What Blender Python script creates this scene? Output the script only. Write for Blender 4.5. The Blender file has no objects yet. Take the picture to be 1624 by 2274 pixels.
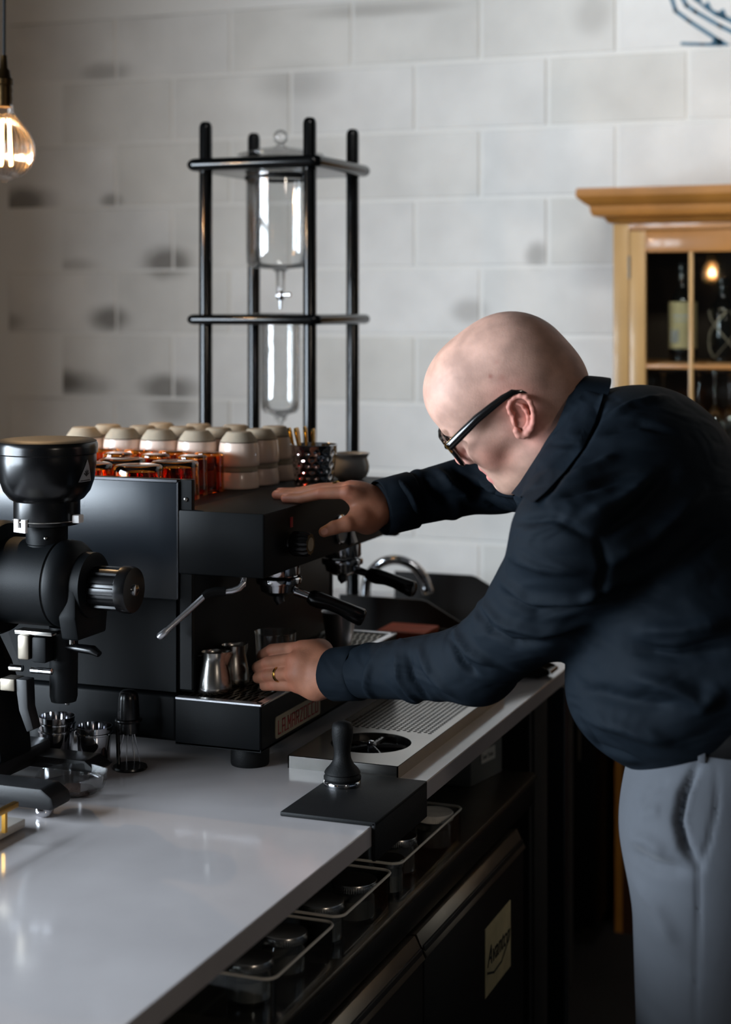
import bpy, bmesh, math, random
import numpy as np
from mathutils import Vector, Matrix
from mathutils.bvhtree import BVHTree
try:
    import openvdb
except ImportError:
    import pyopenvdb as openvdb

random.seed(7)
S = bpy.context.scene
COL = S.collection

# ---------------------------------------------------------------- camera
FPX, CXP, HZ = 3750.0, 812.0, 686.0           # focal length in pixels, principal column, horizon row (1624 x 2274 frame)
PSI = math.radians(20.9)
CP, SP = math.cos(PSI), math.sin(PSI)
CAMZ = 1.66
cam_d = bpy.data.cameras.new('camera')
cam = bpy.data.objects.new('camera', cam_d)
COL.objects.link(cam)
cam.location = (0, 0, CAMZ)
cam.rotation_euler = (math.pi / 2, 0, PSI)
cam_d.sensor_width = 36
cam_d.sensor_fit = 'AUTO'
cam_d.lens = 36 * FPX / 2274
cam_d.shift_y = -(1137 - HZ) / 2274
cam_d.clip_start = 0.05
cam_d.dof.use_dof = True
cam_d.dof.focus_distance = 2.66
cam_d.dof.aperture_fstop = 2.9
S.camera = cam

# ---------------------------------------------------------------- light and exposure
S.view_settings.view_transform = 'Standard'
S.view_settings.look = 'None'
S.view_settings.gamma = 1
S.view_settings.use_curve_mapping = False
S.view_settings.exposure = 0.0
world = bpy.data.worlds.new('world')
S.world = world
world.use_nodes = True
bg = world.node_tree.nodes['Background']
bg.inputs[0].default_value = (0.62, 0.78, 1.0, 1)
bg.inputs[1].default_value = 0.25


def area(name, loc, target, sx, sy, power, col):
    l = bpy.data.lights.new(name, 'AREA')
    l.shape = 'RECTANGLE'
    l.size, l.size_y, l.energy, l.color = sx, sy, power, col
    o = bpy.data.objects.new(name, l)
    COL.objects.link(o)
    o.location = loc
    o.rotation_euler = (Vector(target) - Vector(loc)).to_track_quat('-Z', 'Y').to_euler()
    return o


# daylight through the big street window in the left wall (behind and left of the camera)
LWX = -3.25
area('window_daylight', (LWX - 0.12, 0.2, 1.67), (3.0, 0.2, 1.63), 3.2, 1.4, 540, (0.77, 0.885, 1.0))
# added light that brightens the block wall; no fixture exists for it
wash = area('wall_wash_fill', (-0.3, 1.9, 3.15), (-0.4, 4.77, 2.15), 1.2, 0.25, 8.6, (1.0, 0.985, 0.96))
wash.data.spread = math.radians(78)
# added dim warm fill from the bartender's side, no fixture behind it
fill_d = bpy.data.lights.new('side_fill', 'POINT')
fill_d.energy, fill_d.color, fill_d.shadow_soft_size = 42, (1.0, 0.86, 0.72), 0.12
lamp = bpy.data.objects.new('side_fill', fill_d)
COL.objects.link(lamp)
lamp.location = (1.7, -0.3, 2.3)


# ---------------------------------------------------------------- helpers
def at(px, py, Y):
    """point of the vertical plane at depth Y that the picture shows at pixel (px, py)"""
    u = (px - CXP) / FPX
    X = Y * (u * CP - SP) / (CP + u * SP)
    Z = -SP * X + CP * Y
    return np.array((X, Y, CAMZ - (py - HZ) * Z / FPX))


def s2l(c):
    return tuple(((v / 255) / 12.92 if v / 255 <= 0.04045 else ((v / 255 + 0.055) / 1.055) ** 2.4) for v in c) + (1,)


MATS = {}


def mat(name, col, rough=0.5, metal=0.0, var=0.0, vscale=8.0, bump=0.0, bscale=200.0, coat=0.0, trans=0.0, ior=1.45,
        spec=0.5, emit=None, estr=0.0, sheen=0.0, sss=0.0, dirt=None):
    m = bpy.data.materials.new(name)
    m.use_nodes = True
    nt = m.node_tree
    b = nt.nodes['Principled BSDF']
    I = b.inputs
    c = s2l(col)
    I['Base Color'].default_value = c
    I['Roughness'].default_value = rough
    I['Metallic'].default_value = metal
    I['Coat Weight'].default_value = coat
    I['Coat Roughness'].default_value = 0.08
    I['Transmission Weight'].default_value = trans
    I['IOR'].default_value = ior
    I['Specular IOR Level'].default_value = spec
    if sheen:
        I['Sheen Weight'].default_value = sheen
        I['Sheen Roughness'].default_value = 0.5
    if sss:
        I['Subsurface Weight'].default_value = sss
        I['Subsurface Radius'].default_value = (0.012, 0.005, 0.003)
        I['Subsurface Scale'].default_value = 0.6
    if emit:
        I['Emission Color'].default_value = s2l(emit)
        I['Emission Strength'].default_value = estr
    if var or bump:
        tc = nt.nodes.new('ShaderNodeTexCoord')
    if var:
        n = nt.nodes.new('ShaderNodeTexNoise')
        n.inputs['Scale'].default_value = vscale
        n.inputs['Detail'].default_value = 5
        r = nt.nodes.new('ShaderNodeValToRGB')
        r.color_ramp.elements[0].position = 0.3
        r.color_ramp.elements[1].position = 0.7
        d = s2l(dirt) if dirt else tuple(v * (1 - var) for v in c[:3]) + (1,)
        r.color_ramp.elements[0].color = d
        r.color_ramp.elements[1].color = tuple(min(1, v * (1 + var * 0.5)) for v in c[:3]) + (1,)
        nt.links.new(tc.outputs['Object'], n.inputs['Vector'])
        nt.links.new(n.outputs['Fac'], r.inputs['Fac'])
        nt.links.new(r.outputs['Color'], I['Base Color'])
    if bump:
        n2 = nt.nodes.new('ShaderNodeTexNoise')
        n2.inputs['Scale'].default_value = bscale
        n2.inputs['Detail'].default_value = 4
        bp = nt.nodes.new('ShaderNodeBump')
        bp.inputs['Strength'].default_value = bump
        bp.inputs['Distance'].default_value = 0.002
        nt.links.new(tc.outputs['Object'], n2.inputs['Vector'])
        nt.links.new(n2.outputs['Fac'], bp.inputs['Height'])
        nt.links.new(bp.outputs['Normal'], I['Normal'])
    MATS[name] = m
    return m


def thin_glass(name, tint, rough=0.02, base=0.06, edge=0.7):
    """a thin clear wall: see-through, with a mirror reflection that grows at grazing angles"""
    m = bpy.data.materials.new(name)
    m.use_nodes = True
    nt = m.node_tree
    nt.nodes.remove(nt.nodes['Principled BSDF'])
    out = nt.nodes['Material Output']
    t = nt.nodes.new('ShaderNodeBsdfTransparent')
    t.inputs[0].default_value = tint + (1,)
    g = nt.nodes.new('ShaderNodeBsdfGlossy')
    g.inputs['Roughness'].default_value = rough
    lw = nt.nodes.new('ShaderNodeLayerWeight')
    lw.inputs['Blend'].default_value = 0.35
    mr = nt.nodes.new('ShaderNodeMapRange')
    mr.inputs['To Min'].default_value = base
    mr.inputs['To Max'].default_value = edge
    mx = nt.nodes.new('ShaderNodeMixShader')
    nt.links.new(lw.outputs['Fresnel'], mr.inputs['Value'])
    nt.links.new(mr.outputs['Result'], mx.inputs[0])
    nt.links.new(t.outputs[0], mx.inputs[1])
    nt.links.new(g.outputs[0], mx.inputs[2])
    nt.links.new(mx.outputs[0], out.inputs['Surface'])
    MATS[name] = m
    return m


WL = {}


def props(o, label=None, cat=None, group=None, kind=None):
    if label: o['label'] = label
    if cat: o['category'] = cat
    if group: o['group'] = group
    if kind: o['kind'] = kind
    return o


def thing(name, loc, label, cat, group=None, kind=None):
    o = bpy.data.objects.new(name, None)
    COL.objects.link(o)
    o.location = loc
    o.empty_display_size = 0.05
    WL[o.name] = Vector(loc)
    return props(o, label, cat, group, kind)


def obj(name, V, F, m, parent=None, smooth=None, label=None, origin=None):
    """one mesh object; V in world coordinates. smooth: angle in degrees below which edges shade smooth"""
    V = np.asarray(V, dtype=np.float64).reshape(-1, 3)
    lo, hi = V.min(0), V.max(0)
    if origin is None:
        origin = ((lo[0] + hi[0]) / 2, (lo[1] + hi[1]) / 2, lo[2]) if parent is None else tuple((lo + hi) / 2)
    me = bpy.data.meshes.new(name)
    me.from_pydata((V - np.array(origin)).tolist(), [], F if isinstance(F, list) else F.tolist())
    me.materials.append(m)
    if smooth:
        me.polygons.foreach_set('use_smooth', [True] * len(me.polygons))
        if smooth < 179:
            me.set_sharp_from_angle(angle=math.radians(smooth))
    me.update()
    o = bpy.data.objects.new(name, me)
    COL.objects.link(o)
    WL[o.name] = Vector(origin)
    if parent is not None:
        o.parent = parent
        o.location = Vector(origin) - WL[parent.name]
    else:
        o.location = origin
    if label: o['label'] = label
    return o


def dup(o, loc=None, label=None, parent=None, rotz=None):
    c = o.copy()
    COL.objects.link(c)
    if parent is not None: c.parent = parent
    if loc is not None: c.location = loc
    if rotz is not None: c.rotation_euler = (0, 0, rotz)
    if label: c['label'] = label
    WL[c.name] = Vector(c.location)
    for ch in list(o.children):
        dup(ch, parent=c)
    return c


class G:
    """collects shapes into one vertex / face list"""
    def __init__(s):
        s.V, s.F = [], []

    def add(s, V, F):
        n = len(s.V)
        s.V += [tuple(map(float, v)) for v in V]
        s.F += [tuple(i + n for i in f) for f in F]
        return s

    def box(s, x0, x1, y0, y1, z0, z1, bev=0.0, seg=2):
        bm = bmesh.new()
        bmesh.ops.create_cube(bm, size=1)
        for v in bm.verts:
            v.co = ((x0 + x1) / 2 + v.co.x * (x1 - x0), (y0 + y1) / 2 + v.co.y * (y1 - y0), (z0 + z1) / 2 + v.co.z * (z1 - z0))
        return s.bm(bm, bev, seg)

    def bm(s, bm, bev=0.0, seg=2):
        if bev:
            bmesh.ops.bevel(bm, geom=list(bm.edges), offset=bev, segments=seg, profile=0.5, affect='EDGES', clamp_overlap=True)
        bm.verts.index_update()
        s.add([v.co for v in bm.verts], [[v.index for v in f.verts] for f in bm.faces])
        bm.free()
        return s

    def prism(s, poly, axis, a0, a1, bev=0.0, seg=2):
        """poly in the two other axes (x,z for axis 'y'; y,z for 'x'; x,y for 'z'), extruded from a0 to a1"""
        f = {'y': lambda p, a: (p[0], a, p[1]), 'x': lambda p, a: (a, p[0], p[1]), 'z': lambda p, a: (p[0], p[1], a)}[axis]
        bm = bmesh.new()
        A = [bm.verts.new(f(p, a0)) for p in poly]
        B = [bm.verts.new(f(p, a1)) for p in poly]
        bm.faces.new(A)
        bm.faces.new(B[::-1])
        n = len(poly)
        for i in range(n):
            bm.faces.new((A[i], B[i], B[(i + 1) % n], A[(i + 1) % n]))
        bmesh.ops.recalc_face_normals(bm, faces=bm.faces)
        return s.bm(bm, bev, seg)

    def lathe(s, prof, c, n=32, axis='z', r_fn=None, ring=None):
        """prof: (radius, height) pairs. r_fn(angle, i) scales the radius"""
        V, F, rows = [], [], []
        for i, (r, h) in enumerate(prof):
            if r < 1e-6:
                rows.append([len(V)])
                V.append((0, 0, h))
            else:
                row = []
                for k in range(n):
                    t = 2 * math.pi * k / n
                    q = r * (r_fn(t, i) if r_fn else 1)
                    row.append(len(V))
                    V.append((q * math.cos(t), q * math.sin(t), h))
                rows.append(row)
        for a, b in zip(rows, rows[1:]):
            if len(a) == 1 and len(b) == 1: continue
            for k in range(n):
                k2 = (k + 1) % n
                if len(a) == 1: F.append((a[0], b[k2], b[k]))
                elif len(b) == 1: F.append((a[k], a[k2], b[0]))
                else: F.append((a[k], a[k2], b[k2], b[k]))
        V = np.array(V)
        if axis == 'x': V = np.stack([V[:, 2], V[:, 0], V[:, 1]], 1)
        elif axis == 'y': V = np.stack([V[:, 1], V[:, 2], V[:, 0]], 1)
        elif axis != 'z':
            q = Vector((0, 0, 1)).rotation_difference(Vector(axis)).to_matrix()
            V = V @ np.array(q).T
        return s.add(V + np.array(c), F)

    def tube(s, pts, r, n=12, cap=True, flat=1.0):
        P = [Vector(p) for p in pts]
        R = [r] * len(P) if isinstance(r, (int, float)) else list(r)
        base = len(s.V)
        up = None
        V, F = [], []
        for i, p in enumerate(P):
            d = (P[min(i + 1, len(P) - 1)] - P[max(i - 1, 0)]).normalized()
            if up is None:
                up = Vector((0, 0, 1)) if abs(d.z) < 0.9 else Vector((1, 0, 0))
            side = d.cross(up).normalized()
            up = side.cross(d).normalized()
            for k in range(n):
                t = 2 * math.pi * k / n
                V.append(p + side * math.cos(t) * R[i] + up * math.sin(t) * R[i] * flat)
        for i in range(len(P) - 1):
            for k in range(n):
                k2 = (k + 1) % n
                F.append((i * n + k, i * n + k2, (i + 1) * n + k2, (i + 1) * n + k))
        if cap:
            F.append(tuple(range(n - 1, -1, -1)))
            F.append(tuple(range((len(P) - 1) * n, len(P) * n)))
        return s.add(V, F)

    def sphere(s, c, r, n=16, m=10, sc=(1, 1, 1)):
        prof = [(math.sin(math.pi * i / m) * 1.0, -math.cos(math.pi * i / m)) for i in range(m + 1)]
        prof[0] = (0, -1); prof[-1] = (0, 1)
        g = G().lathe(prof, (0, 0, 0), n)
        V = np.array(g.V) * np.array(sc) * r + np.array(c)
        return s.add(V, g.F)

    def put(s, name, m, parent=None, smooth=40, label=None, origin=None):
        return obj(name, s.V, s.F, m, parent, smooth, label, origin)


def arc(c, r, a0, a1, n, plane='xz'):
    out = []
    for i in range(n + 1):
        t = math.radians(a0 + (a1 - a0) * i / n)
        p, q = r * math.cos(t), r * math.sin(t)
        out.append({'xz': (c[0] + p, c[1], c[2] + q), 'xy': (c[0] + p, c[1] + q, c[2]), 'yz': (c[0], c[1] + p, c[2] + q)}[plane])
    return out


def rrect(x0, x1, y0, y1, r, n=5):
    pts = []
    for cx, cy, a in ((x1 - r, y1 - r, 0), (x0 + r, y1 - r, 90), (x0 + r, y0 + r, 180), (x1 - r, y0 + r, 270)):
        for i in range(n + 1):
            t = math.radians(a + 90 * i / n)
            pts.append((cx + r * math.cos(t), cy + r * math.sin(t)))
    return pts


def plate(g, x0, x1, y0, y1, z, nx, ny, fx, fy, t, seg=8, shift=False, slot=False):
    """a sheet with nx x ny real holes (round, or square cornered slots), thickness t; shift staggers every other row"""
    dx, dy = (x1 - x0) / nx, (y1 - y0) / ny

    def cell(cx, cy):
        out, inn = [], []
        for k in range(seg):
            a = 2 * math.pi * (k + 0.5) / seg
            ca, sa = math.cos(a), math.sin(a)
            m = max(abs(ca), abs(sa))
            out.append((cx + ca / m * dx / 2, cy + sa / m * dy / 2, z))
            if slot: inn.append((cx + ca / m * dx / 2 * fx, cy + sa / m * dy / 2 * fy, z))
            else: inn.append((cx + ca * dx / 2 * fx, cy + sa * dy / 2 * fy, z))
        low = [(p[0], p[1], z - t) for p in inn]
        F = []
        for k in range(seg):
            k2 = (k + 1) % seg
            F.append((k, k2, seg + k2, seg + k))
            F.append((seg + k, seg + k2, 2 * seg + k2, 2 * seg + k))
        g.add(out + inn + low, F)
        if slot or seg != 4:            # the corners of the cell that the ring of points cuts off
            for sx in (-1, 1):
                for sy in (-1, 1):
                    near = sorted(range(seg), key=lambda k: (out[k][0] - cx - sx * dx / 2) ** 2 + (out[k][1] - cy - sy * dy / 2) ** 2)[:2]
                    g.add([(cx + sx * dx / 2, cy + sy * dy / 2, z), out[near[0]], out[near[1]]], [(0, 1, 2)])

    for i in range(nx):
        cx = x0 + (i + 0.5) * dx
        if shift and i % 2:
            for j in range(ny - 1): cell(cx, y0 + (j + 1) * dy)
            for ya, yb in ((y0, y0 + dy / 2), (y1 - dy / 2, y1)):
                g.add([(cx - dx / 2, ya, z), (cx + dx / 2, ya, z), (cx + dx / 2, yb, z), (cx - dx / 2, yb, z)], [(0, 1, 2, 3)])
        else:
            for j in range(ny): cell(cx, y0 + (j + 0.5) * dy)
    return g


def strokes(g, lines, w, f, t=0.001):
    """flat painted / raised strokes: polylines in 2D, mapped to the surface by f(u, v, lift)"""
    for ln in lines:
        for (a, b) in zip(ln, ln[1:]):
            a, b = np.array(a, float), np.array(b, float)
            d = b - a
            L = np.hypot(*d) or 1e-6
            d = d / L
            n = np.array((-d[1], d[0])) * w / 2
            a2, b2 = a - d * w / 2, b + d * w / 2
            q = [a2 - n, b2 - n, b2 + n, a2 + n]
            V = [f(p[0], p[1], 0) for p in q] + [f(p[0], p[1], t) for p in q]
            g.add(V, [(0, 1, 2, 3), (7, 6, 5, 4), (0, 4, 5, 1), (1, 5, 6, 2), (2, 6, 7, 3), (3, 7, 4, 0)])
    return g


# ---------------------------------------------------------------- materials
M = MATS
mat('mortar', (228, 226, 222), 0.9, bump=0.6, bscale=90)
mat('quartz', (176, 171, 171), 0.13, var=0.10, vscale=5, coat=0.3)
mat('black_metal', (5, 7, 9), 0.5, bump=0.1, bscale=900, spec=0.17)
mat('black_panel', (8, 19, 29), 0.34, bump=0.06, bscale=700, spec=0.95)
mat('black_gloss', (3, 4, 5), 0.17, spec=0.4)
mat('steel_bright', (226, 226, 230), 0.33, 1.0)
mat('oak_shaded', (64, 36, 18), 0.5)  # darker copy of the oak, with the shade low down put into the colour
mat('black_satin', (5, 6, 7), 0.45, spec=0.25)
mat('black_rubber', (8, 9, 10), 0.6, spec=0.25, bump=0.2, bscale=500)
mat('black_plastic', (6, 6, 7), 0.25)
mat('charcoal', (20, 20, 22), 0.5, bump=0.1, bscale=900)
mat('chrome', (205, 205, 208), 0.08, 1.0)
mat('steel', (170, 167, 162), 0.24, 1.0, var=0.12, vscale=14)
mat('steel_dull', (128, 120, 108), 0.36, 1.0, var=0.2, vscale=10)
mat('steel_dark', (70, 70, 72), 0.4, 1.0)
mat('brass', (190, 142, 62), 0.3, 1.0)
mat('gold', (196, 156, 84), 0.22, 1.0)
mat('white_plastic', (232, 228, 226), 0.4)
mat('marble', (214, 208, 200), 0.3, var=0.08, vscale=20)
mat('oak', (176, 118, 52), 0.42, var=0.25, vscale=6, coat=0.25)
mat('oak_light', (198, 156, 98), 0.42, var=0.15, vscale=6, coat=0.25)
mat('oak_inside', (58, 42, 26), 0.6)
mat('walnut', (140, 58, 20), 0.6, spec=0.15, var=0.2, vscale=20)
mat('dark_wood', (16, 12, 9), 0.5, spec=0.25, var=0.2, vscale=14)
mat('stoneware', (150, 138, 120), 0.85, var=0.08, vscale=60, bump=0.3, bscale=900)
mat('glaze', (214, 190, 174), 0.28, var=0.06, vscale=14, coat=0.3)
mat('glaze_line', (70, 54, 40), 0.7)
mat('grey_glaze', (172, 168, 162), 0.22, coat=0.4)
mat('amber', (238, 140, 46), 0.03, trans=1.0, ior=1.5)
mat('bulb_metal', (60, 46, 28), 0.4, 1.0)
mat('cord', (14, 14, 14), 0.8)
mat('filament', (255, 190, 110), 0.5, emit=(255, 196, 120), estr=28)
mat('paper', (214, 208, 196), 0.6)
mat('lid_white', (236, 230, 218), 0.45, var=0.15, vscale=60)
mat('cream_label', (204, 186, 140), 0.7, var=0.15, vscale=30)
mat('red_print', (130, 26, 32), 0.6)
mat('badge', (132, 122, 102), 0.45)  # pale plate lowered in tone; its shade is put into the colour
mat('ink', (24, 22, 22), 0.7)
mat('mural_blue', (70, 112, 136), 0.8, var=0.12, vscale=40)
mat('grounds', (44, 24, 14), 0.95, bump=0.8, bscale=700)
mat('concrete', (52, 50, 48), 0.75, var=0.25, vscale=3)
mat('ceiling_paint', (52, 50, 48), 0.9)
mat('plaster', (96, 93, 88), 0.85)
mat('dark_paint', (34, 33, 32), 0.85)
mat('grey_plastic', (120, 118, 112), 0.5)
mat('bottle_glass', (8, 9, 8), 0.06, coat=0.5)
mat('silver_print', (170, 172, 176), 0.35, 0.6)
mat('gauge_face', (150, 150, 150), 0.3)
thin_glass('clear_glass', (0.99, 0.995, 0.995), base=0.03, edge=0.55)
thin_glass('stem_glass', (0.96, 0.97, 0.97), base=0.10, edge=0.9)
thin_glass('dim_glass', (0.94, 0.95, 0.95), base=0.03, edge=0.35)
thin_glass('door_glass', (0.9, 0.92, 0.9), base=0.05, edge=0.5)
thin_glass('bulb_glass', (0.97, 0.9, 0.84), rough=0.08, base=0.03, edge=0.35)

# ================================================================ the setting
WY = 4.77                                       # face of the block wall


def block_material():
    m = bpy.data.materials.new('painted_block')
    m.use_nodes = True
    nt = m.node_tree
    L = nt.links.new
    b = nt.nodes['Principled BSDF']
    b.inputs['Roughness'].default_value = 0.85
    geo = nt.nodes.new('ShaderNodeNewGeometry')
    info = nt.nodes.new('ShaderNodeObjectInfo')
    r = nt.nodes.new('ShaderNodeValToRGB')
    r.color_ramp.elements[0].color = s2l((218, 215, 209))
    r.color_ramp.elements[1].color = s2l((228, 226, 223))
    L(info.outputs['Random'], r.inputs['Fac'])
    n1 = nt.nodes.new('ShaderNodeTexNoise')
    n1.inputs['Scale'].default_value = 4.5
    n1.inputs['Detail'].default_value = 6
    L(geo.outputs['Position'], n1.inputs['Vector'])
    mr = nt.nodes.new('ShaderNodeMapRange')
    mr.inputs['From Min'].default_value = 0.3
    mr.inputs['From Max'].default_value = 0.7
    mr.inputs['To Min'].default_value = 0.86
    mr.inputs['To Max'].default_value = 1.06
    L(n1.outputs['Fac'], mr.inputs['Value'])
    mul = nt.nodes.new('ShaderNodeVectorMath')
    mul.operation = 'SCALE'
    L(r.outputs['Color'], mul.inputs[0])
    L(mr.outputs['Result'], mul.inputs['Scale'])
    # old damp marks and smudges that the paint lets through
    acc = None
    n2 = nt.nodes.new('ShaderNodeTexNoise')
    n2.inputs['Scale'].default_value = 9
    n2.inputs['Detail'].default_value = 4
    L(geo.outputs['Position'], n2.inputs['Vector'])
    for px, py, rx, rz, amt in ((52, 452, .10, .05, .8), (245, 708, .07, .035, .8), (372, 582, .08, .045, .8), (110, 850, .16, .04, .9),
                                (372, 862, .09, .04, .75), (385, 905, .07, .05, .55), (250, 446, .035, .022, .6), (348, 12, .12, .03, .55),
                                (20, 715, .06, .03, .5), (236, 160, .09, .03, .45), (1192, 566, .03, .035, .5), (1045, 690, .05, .035, .4),
                                (150, 590, .09, .02, .35), (850, 22, .2, .02, .35), (55, 30, .07, .03, .35), (660, 185, .12, .05, .3),
                                (1320, 30, .06, .06, .3), (985, 880, .04, .05, .3)):
        c = at(px, py, WY)
        sub = nt.nodes.new('ShaderNodeVectorMath')
        sub.operation = 'SUBTRACT'
        L(geo.outputs['Position'], sub.inputs[0])
        sub.inputs[1].default_value = c
        dv = nt.nodes.new('ShaderNodeVectorMath')
        dv.operation = 'DIVIDE'
        L(sub.outputs[0], dv.inputs[0])
        dv.inputs[1].default_value = (rx * 1.3, 1, rz * 1.3)
        ln = nt.nodes.new('ShaderNodeVectorMath')
        ln.operation = 'LENGTH'
        L(dv.outputs[0], ln.inputs[0])
        ad = nt.nodes.new('ShaderNodeMath')
        ad.operation = 'SUBTRACT'
        L(ln.outputs['Value'], ad.inputs[0])
        L(n2.outputs['Fac'], ad.inputs[1])
        mp = nt.nodes.new('ShaderNodeMapRange')
        mp.interpolation_type = 'SMOOTHSTEP'
        mp.inputs['From Min'].default_value = 0.75
        mp.inputs['From Max'].default_value = -0.25
        mp.inputs['To Max'].default_value = amt * 0.9
        L(ad.outputs[0], mp.inputs['Value'])
        if acc is None:
            acc = mp.outputs[0]
        else:
            mx = nt.nodes.new('ShaderNodeMath')
            mx.operation = 'MAXIMUM'
            L(acc, mx.inputs[0])
            L(mp.outputs[0], mx.inputs[1])
            acc = mx.outputs[0]
    mix = nt.nodes.new('ShaderNodeMix')
    mix.data_type = 'RGBA'
    L(acc, mix.inputs['Factor'])
    L(mul.outputs[0], mix.inputs['A'])
    mix.inputs['B'].default_value = s2l((66, 58, 48))
    L(mix.outputs['Result'], b.inputs['Base Color'])
    n3 = nt.nodes.new('ShaderNodeTexNoise')
    n3.inputs['Scale'].default_value = 160
    n3.inputs['Detail'].default_value = 5
    L(geo.outputs['Position'], n3.inputs['Vector'])
    bp = nt.nodes.new('ShaderNodeBump')
    bp.inputs['Strength'].default_value = 0.5
    bp.inputs['Distance'].default_value = 0.003
    L(n3.outputs['Fac'], bp.inputs['Height'])
    L(bp.outputs['Normal'], b.inputs['Normal'])
    return m


RX0, RX1, RY0, RZ1 = LWX, 2.6, -4.2, 3.3
BW, BH, JT = 0.4064, 0.2032, 0.010
bmat = block_material()
wall = G().box(RX0, RX1, WY + 0.003, WY + 0.2, 0, RZ1).put('wall_back', M['mortar'], smooth=None)
props(wall, 'pale painted concrete block wall behind the coffee counter', 'wall', kind='structure')
blk = bmesh.new()
bmesh.ops.create_cube(blk, size=1)
for v in blk.verts:
    v.co = (v.co.x * (BW - JT), v.co.y * 0.03, v.co.z * (BH - JT))
bmesh.ops.bevel(blk, geom=[e for e in blk.edges if all(v.co.y < 0 for v in e.verts)], offset=0.0035, segments=1, affect='EDGES')
bme = bpy.data.meshes.new('concrete_block')
blk.to_mesh(bme)
blk.free()
bme.materials.append(bmat)
rnd = random.Random(3)
z0 = 1.58 - 7 * BH
for r in range(0, 15):
    zc = z0 + (r + 0.5) * BH
    if zc < 0.5 or zc > 2.6: continue          # the courses the photograph can show, one or two beyond
    x_ref = -1.457 if (r - 7) % 2 == 0 else -1.457 + BW / 2
    k0 = math.ceil((RX0 + 0.02 - x_ref) / BW)
    for k in range(k0, k0 + 8):
        xc = x_ref + (k + 0.5) * BW
        o = bpy.data.objects.new('concrete_block', bme)
        COL.objects.link(o)
        o.parent = wall
        o.location = Vector((xc, WY + 0.0125 + rnd.uniform(-0.0015, 0.001), zc)) - WL[wall.name]
        o.rotation_euler = (rnd.uniform(-.004, .004), 0, rnd.uniform(-.003, .003))

# blue painted emblem in the top corner of the wall
f_wall = lambda u, v, l: at(u, v, WY - 0.0015) + np.array((0, -l, 0))
g = G()
strokes(g, [[(1478, -60), (1490, -10), (1501, 24), (1530, 46), (1600, 92)]], 9, f_wall)
strokes(g, [[(1500, -60), (1514, -8), (1525, 12), (1545, 26), (1600, 58), (1650, 82), (1700, 96)]], 9, f_wall)
strokes(g, [[(1516, 97), (1560, 98.5), (1600, 99)]], 7, f_wall)
for poly in (((1578, 98), (1586, 84), (1602, 86), (1622, 100), (1612, 102)),
             ((1530, -60), (1553, -60), (1558, 6), (1548, 6), (1535, -6)), ((1540, -2), (1558, 4), (1568, 14), (1602, 30), (1592, 38), (1566, 20)),
             ((1562, 14), (1572, 3), (1574, 3), (1584, 24)), ((1590, 30), (1606, 20), (1609, 20), (1616, 42)), ((1600, 28), (1620, 38), (1670, 60), (1670, 76), (1620, 50), (1590, 36)),
             ((1636, 46), (1642, 30), (1646, 30), (1656, 58))):
    n = len(poly)
    V = [f_wall(u, v, 0) for u, v in poly] + [f_wall(u, v, 0.001) for u, v in poly]
    g.add(V, [tuple(range(n)), tuple(range(2 * n - 1, n - 1, -1))] + [(i, (i + 1) % n, n + (i + 1) % n, n + i) for i in range(n)])
g.put('painted_emblem', M['mural_blue'], wall, smooth=None, label='blue painted emblem in the upper right corner of the wall')

props(G().box(RX0 - 0.2, RX1 + 0.2, RY0 - 0.2, WY + 0.2, -0.1, 0).put('floor', M['concrete'], smooth=None), 'dark concrete floor', 'floor', kind='structure')
props(G().box(RX0 - 0.2, RX1 + 0.2, RY0 - 0.2, WY + 0.2, RZ1, RZ1 + 0.1).put('ceiling', M['ceiling_paint'], smooth=None), 'dark painted ceiling', 'ceiling', kind='structure')
props(G().box(RX1, RX1 + 0.2, RY0, WY, 0, RZ1).put('wall_right', M['dark_paint'], smooth=None), 'dark wall on the far side of the bar', 'wall', kind='structure')
WINS = ((-1.42, 1.82, 0.95, 2.4),)
g = G()
ys = RY0
for y0, y1, q0, q1 in WINS:
    g.box(RX0 - 0.2, RX0, ys, y0, 0, RZ1).box(RX0 - 0.2, RX0, y0, y1, 0, q0).box(RX0 - 0.2, RX0, y0, y1, q1, RZ1)
    ys = y1
g.box(RX0 - 0.2, RX0, ys, WY, 0, RZ1)
props(g.put('wall_left', M['plaster'], smooth=None), 'plastered wall with the street window', 'wall', kind='structure')
for i, (y0, y1, q0, q1) in enumerate(WINS):
    g = G()
    for y in np.linspace(y0, y1, 6 - 3 * i): g.box(RX0 - 0.05, RX0 - 0.01, y - 0.025, y + 0.025, q0, q1)
    for z in np.linspace(q0, q1, 4): g.box(RX0 - 0.05, RX0 - 0.01, y0, y1, z - 0.02, z + 0.02)
    props(g.put('window_%d' % (i + 1), M['black_satin'], smooth=None), 'black framed %s window in the left wall' % ('wide street', 'small side')[i], 'window', kind='structure')
g = G()
g.box(RX0, RX1, RY0 - 0.2, RY0, 0, RZ1)
props(g.put('wall_front', M['dark_paint'], smooth=None), 'dark wall behind the viewer', 'wall', kind='structure')

# ================================================================ counter
CZ = 0.91                                       # worktop level
t = thing('counter', (-1.4, 2.2, 0), 'white quartz topped bar counter with a black steel frame', 'counter')
G().box(-1.98, -0.865, 0.7, 4.2, CZ - 0.03, CZ, 0.0015, 1).put('worktop', M['quartz'], t, label='white veined quartz worktop')
for y in (0.85, 3.415):
    G().box(-0.895, -0.858, y - 0.018, y + 0.018, 0, CZ - 0.03, 0.002, 1).put('leg', M['black_panel'], t)
    G().box(-1.96, -1.92, y - 0.018, y + 0.018, 0, CZ - 0.03, 0.002, 1).put('leg', M['black_panel'], t)
G().box(-1.95, -1.93, 0.85, 4.1, 0.0, CZ - 0.03).put('back_panel', M['black_satin'], t)
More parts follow.
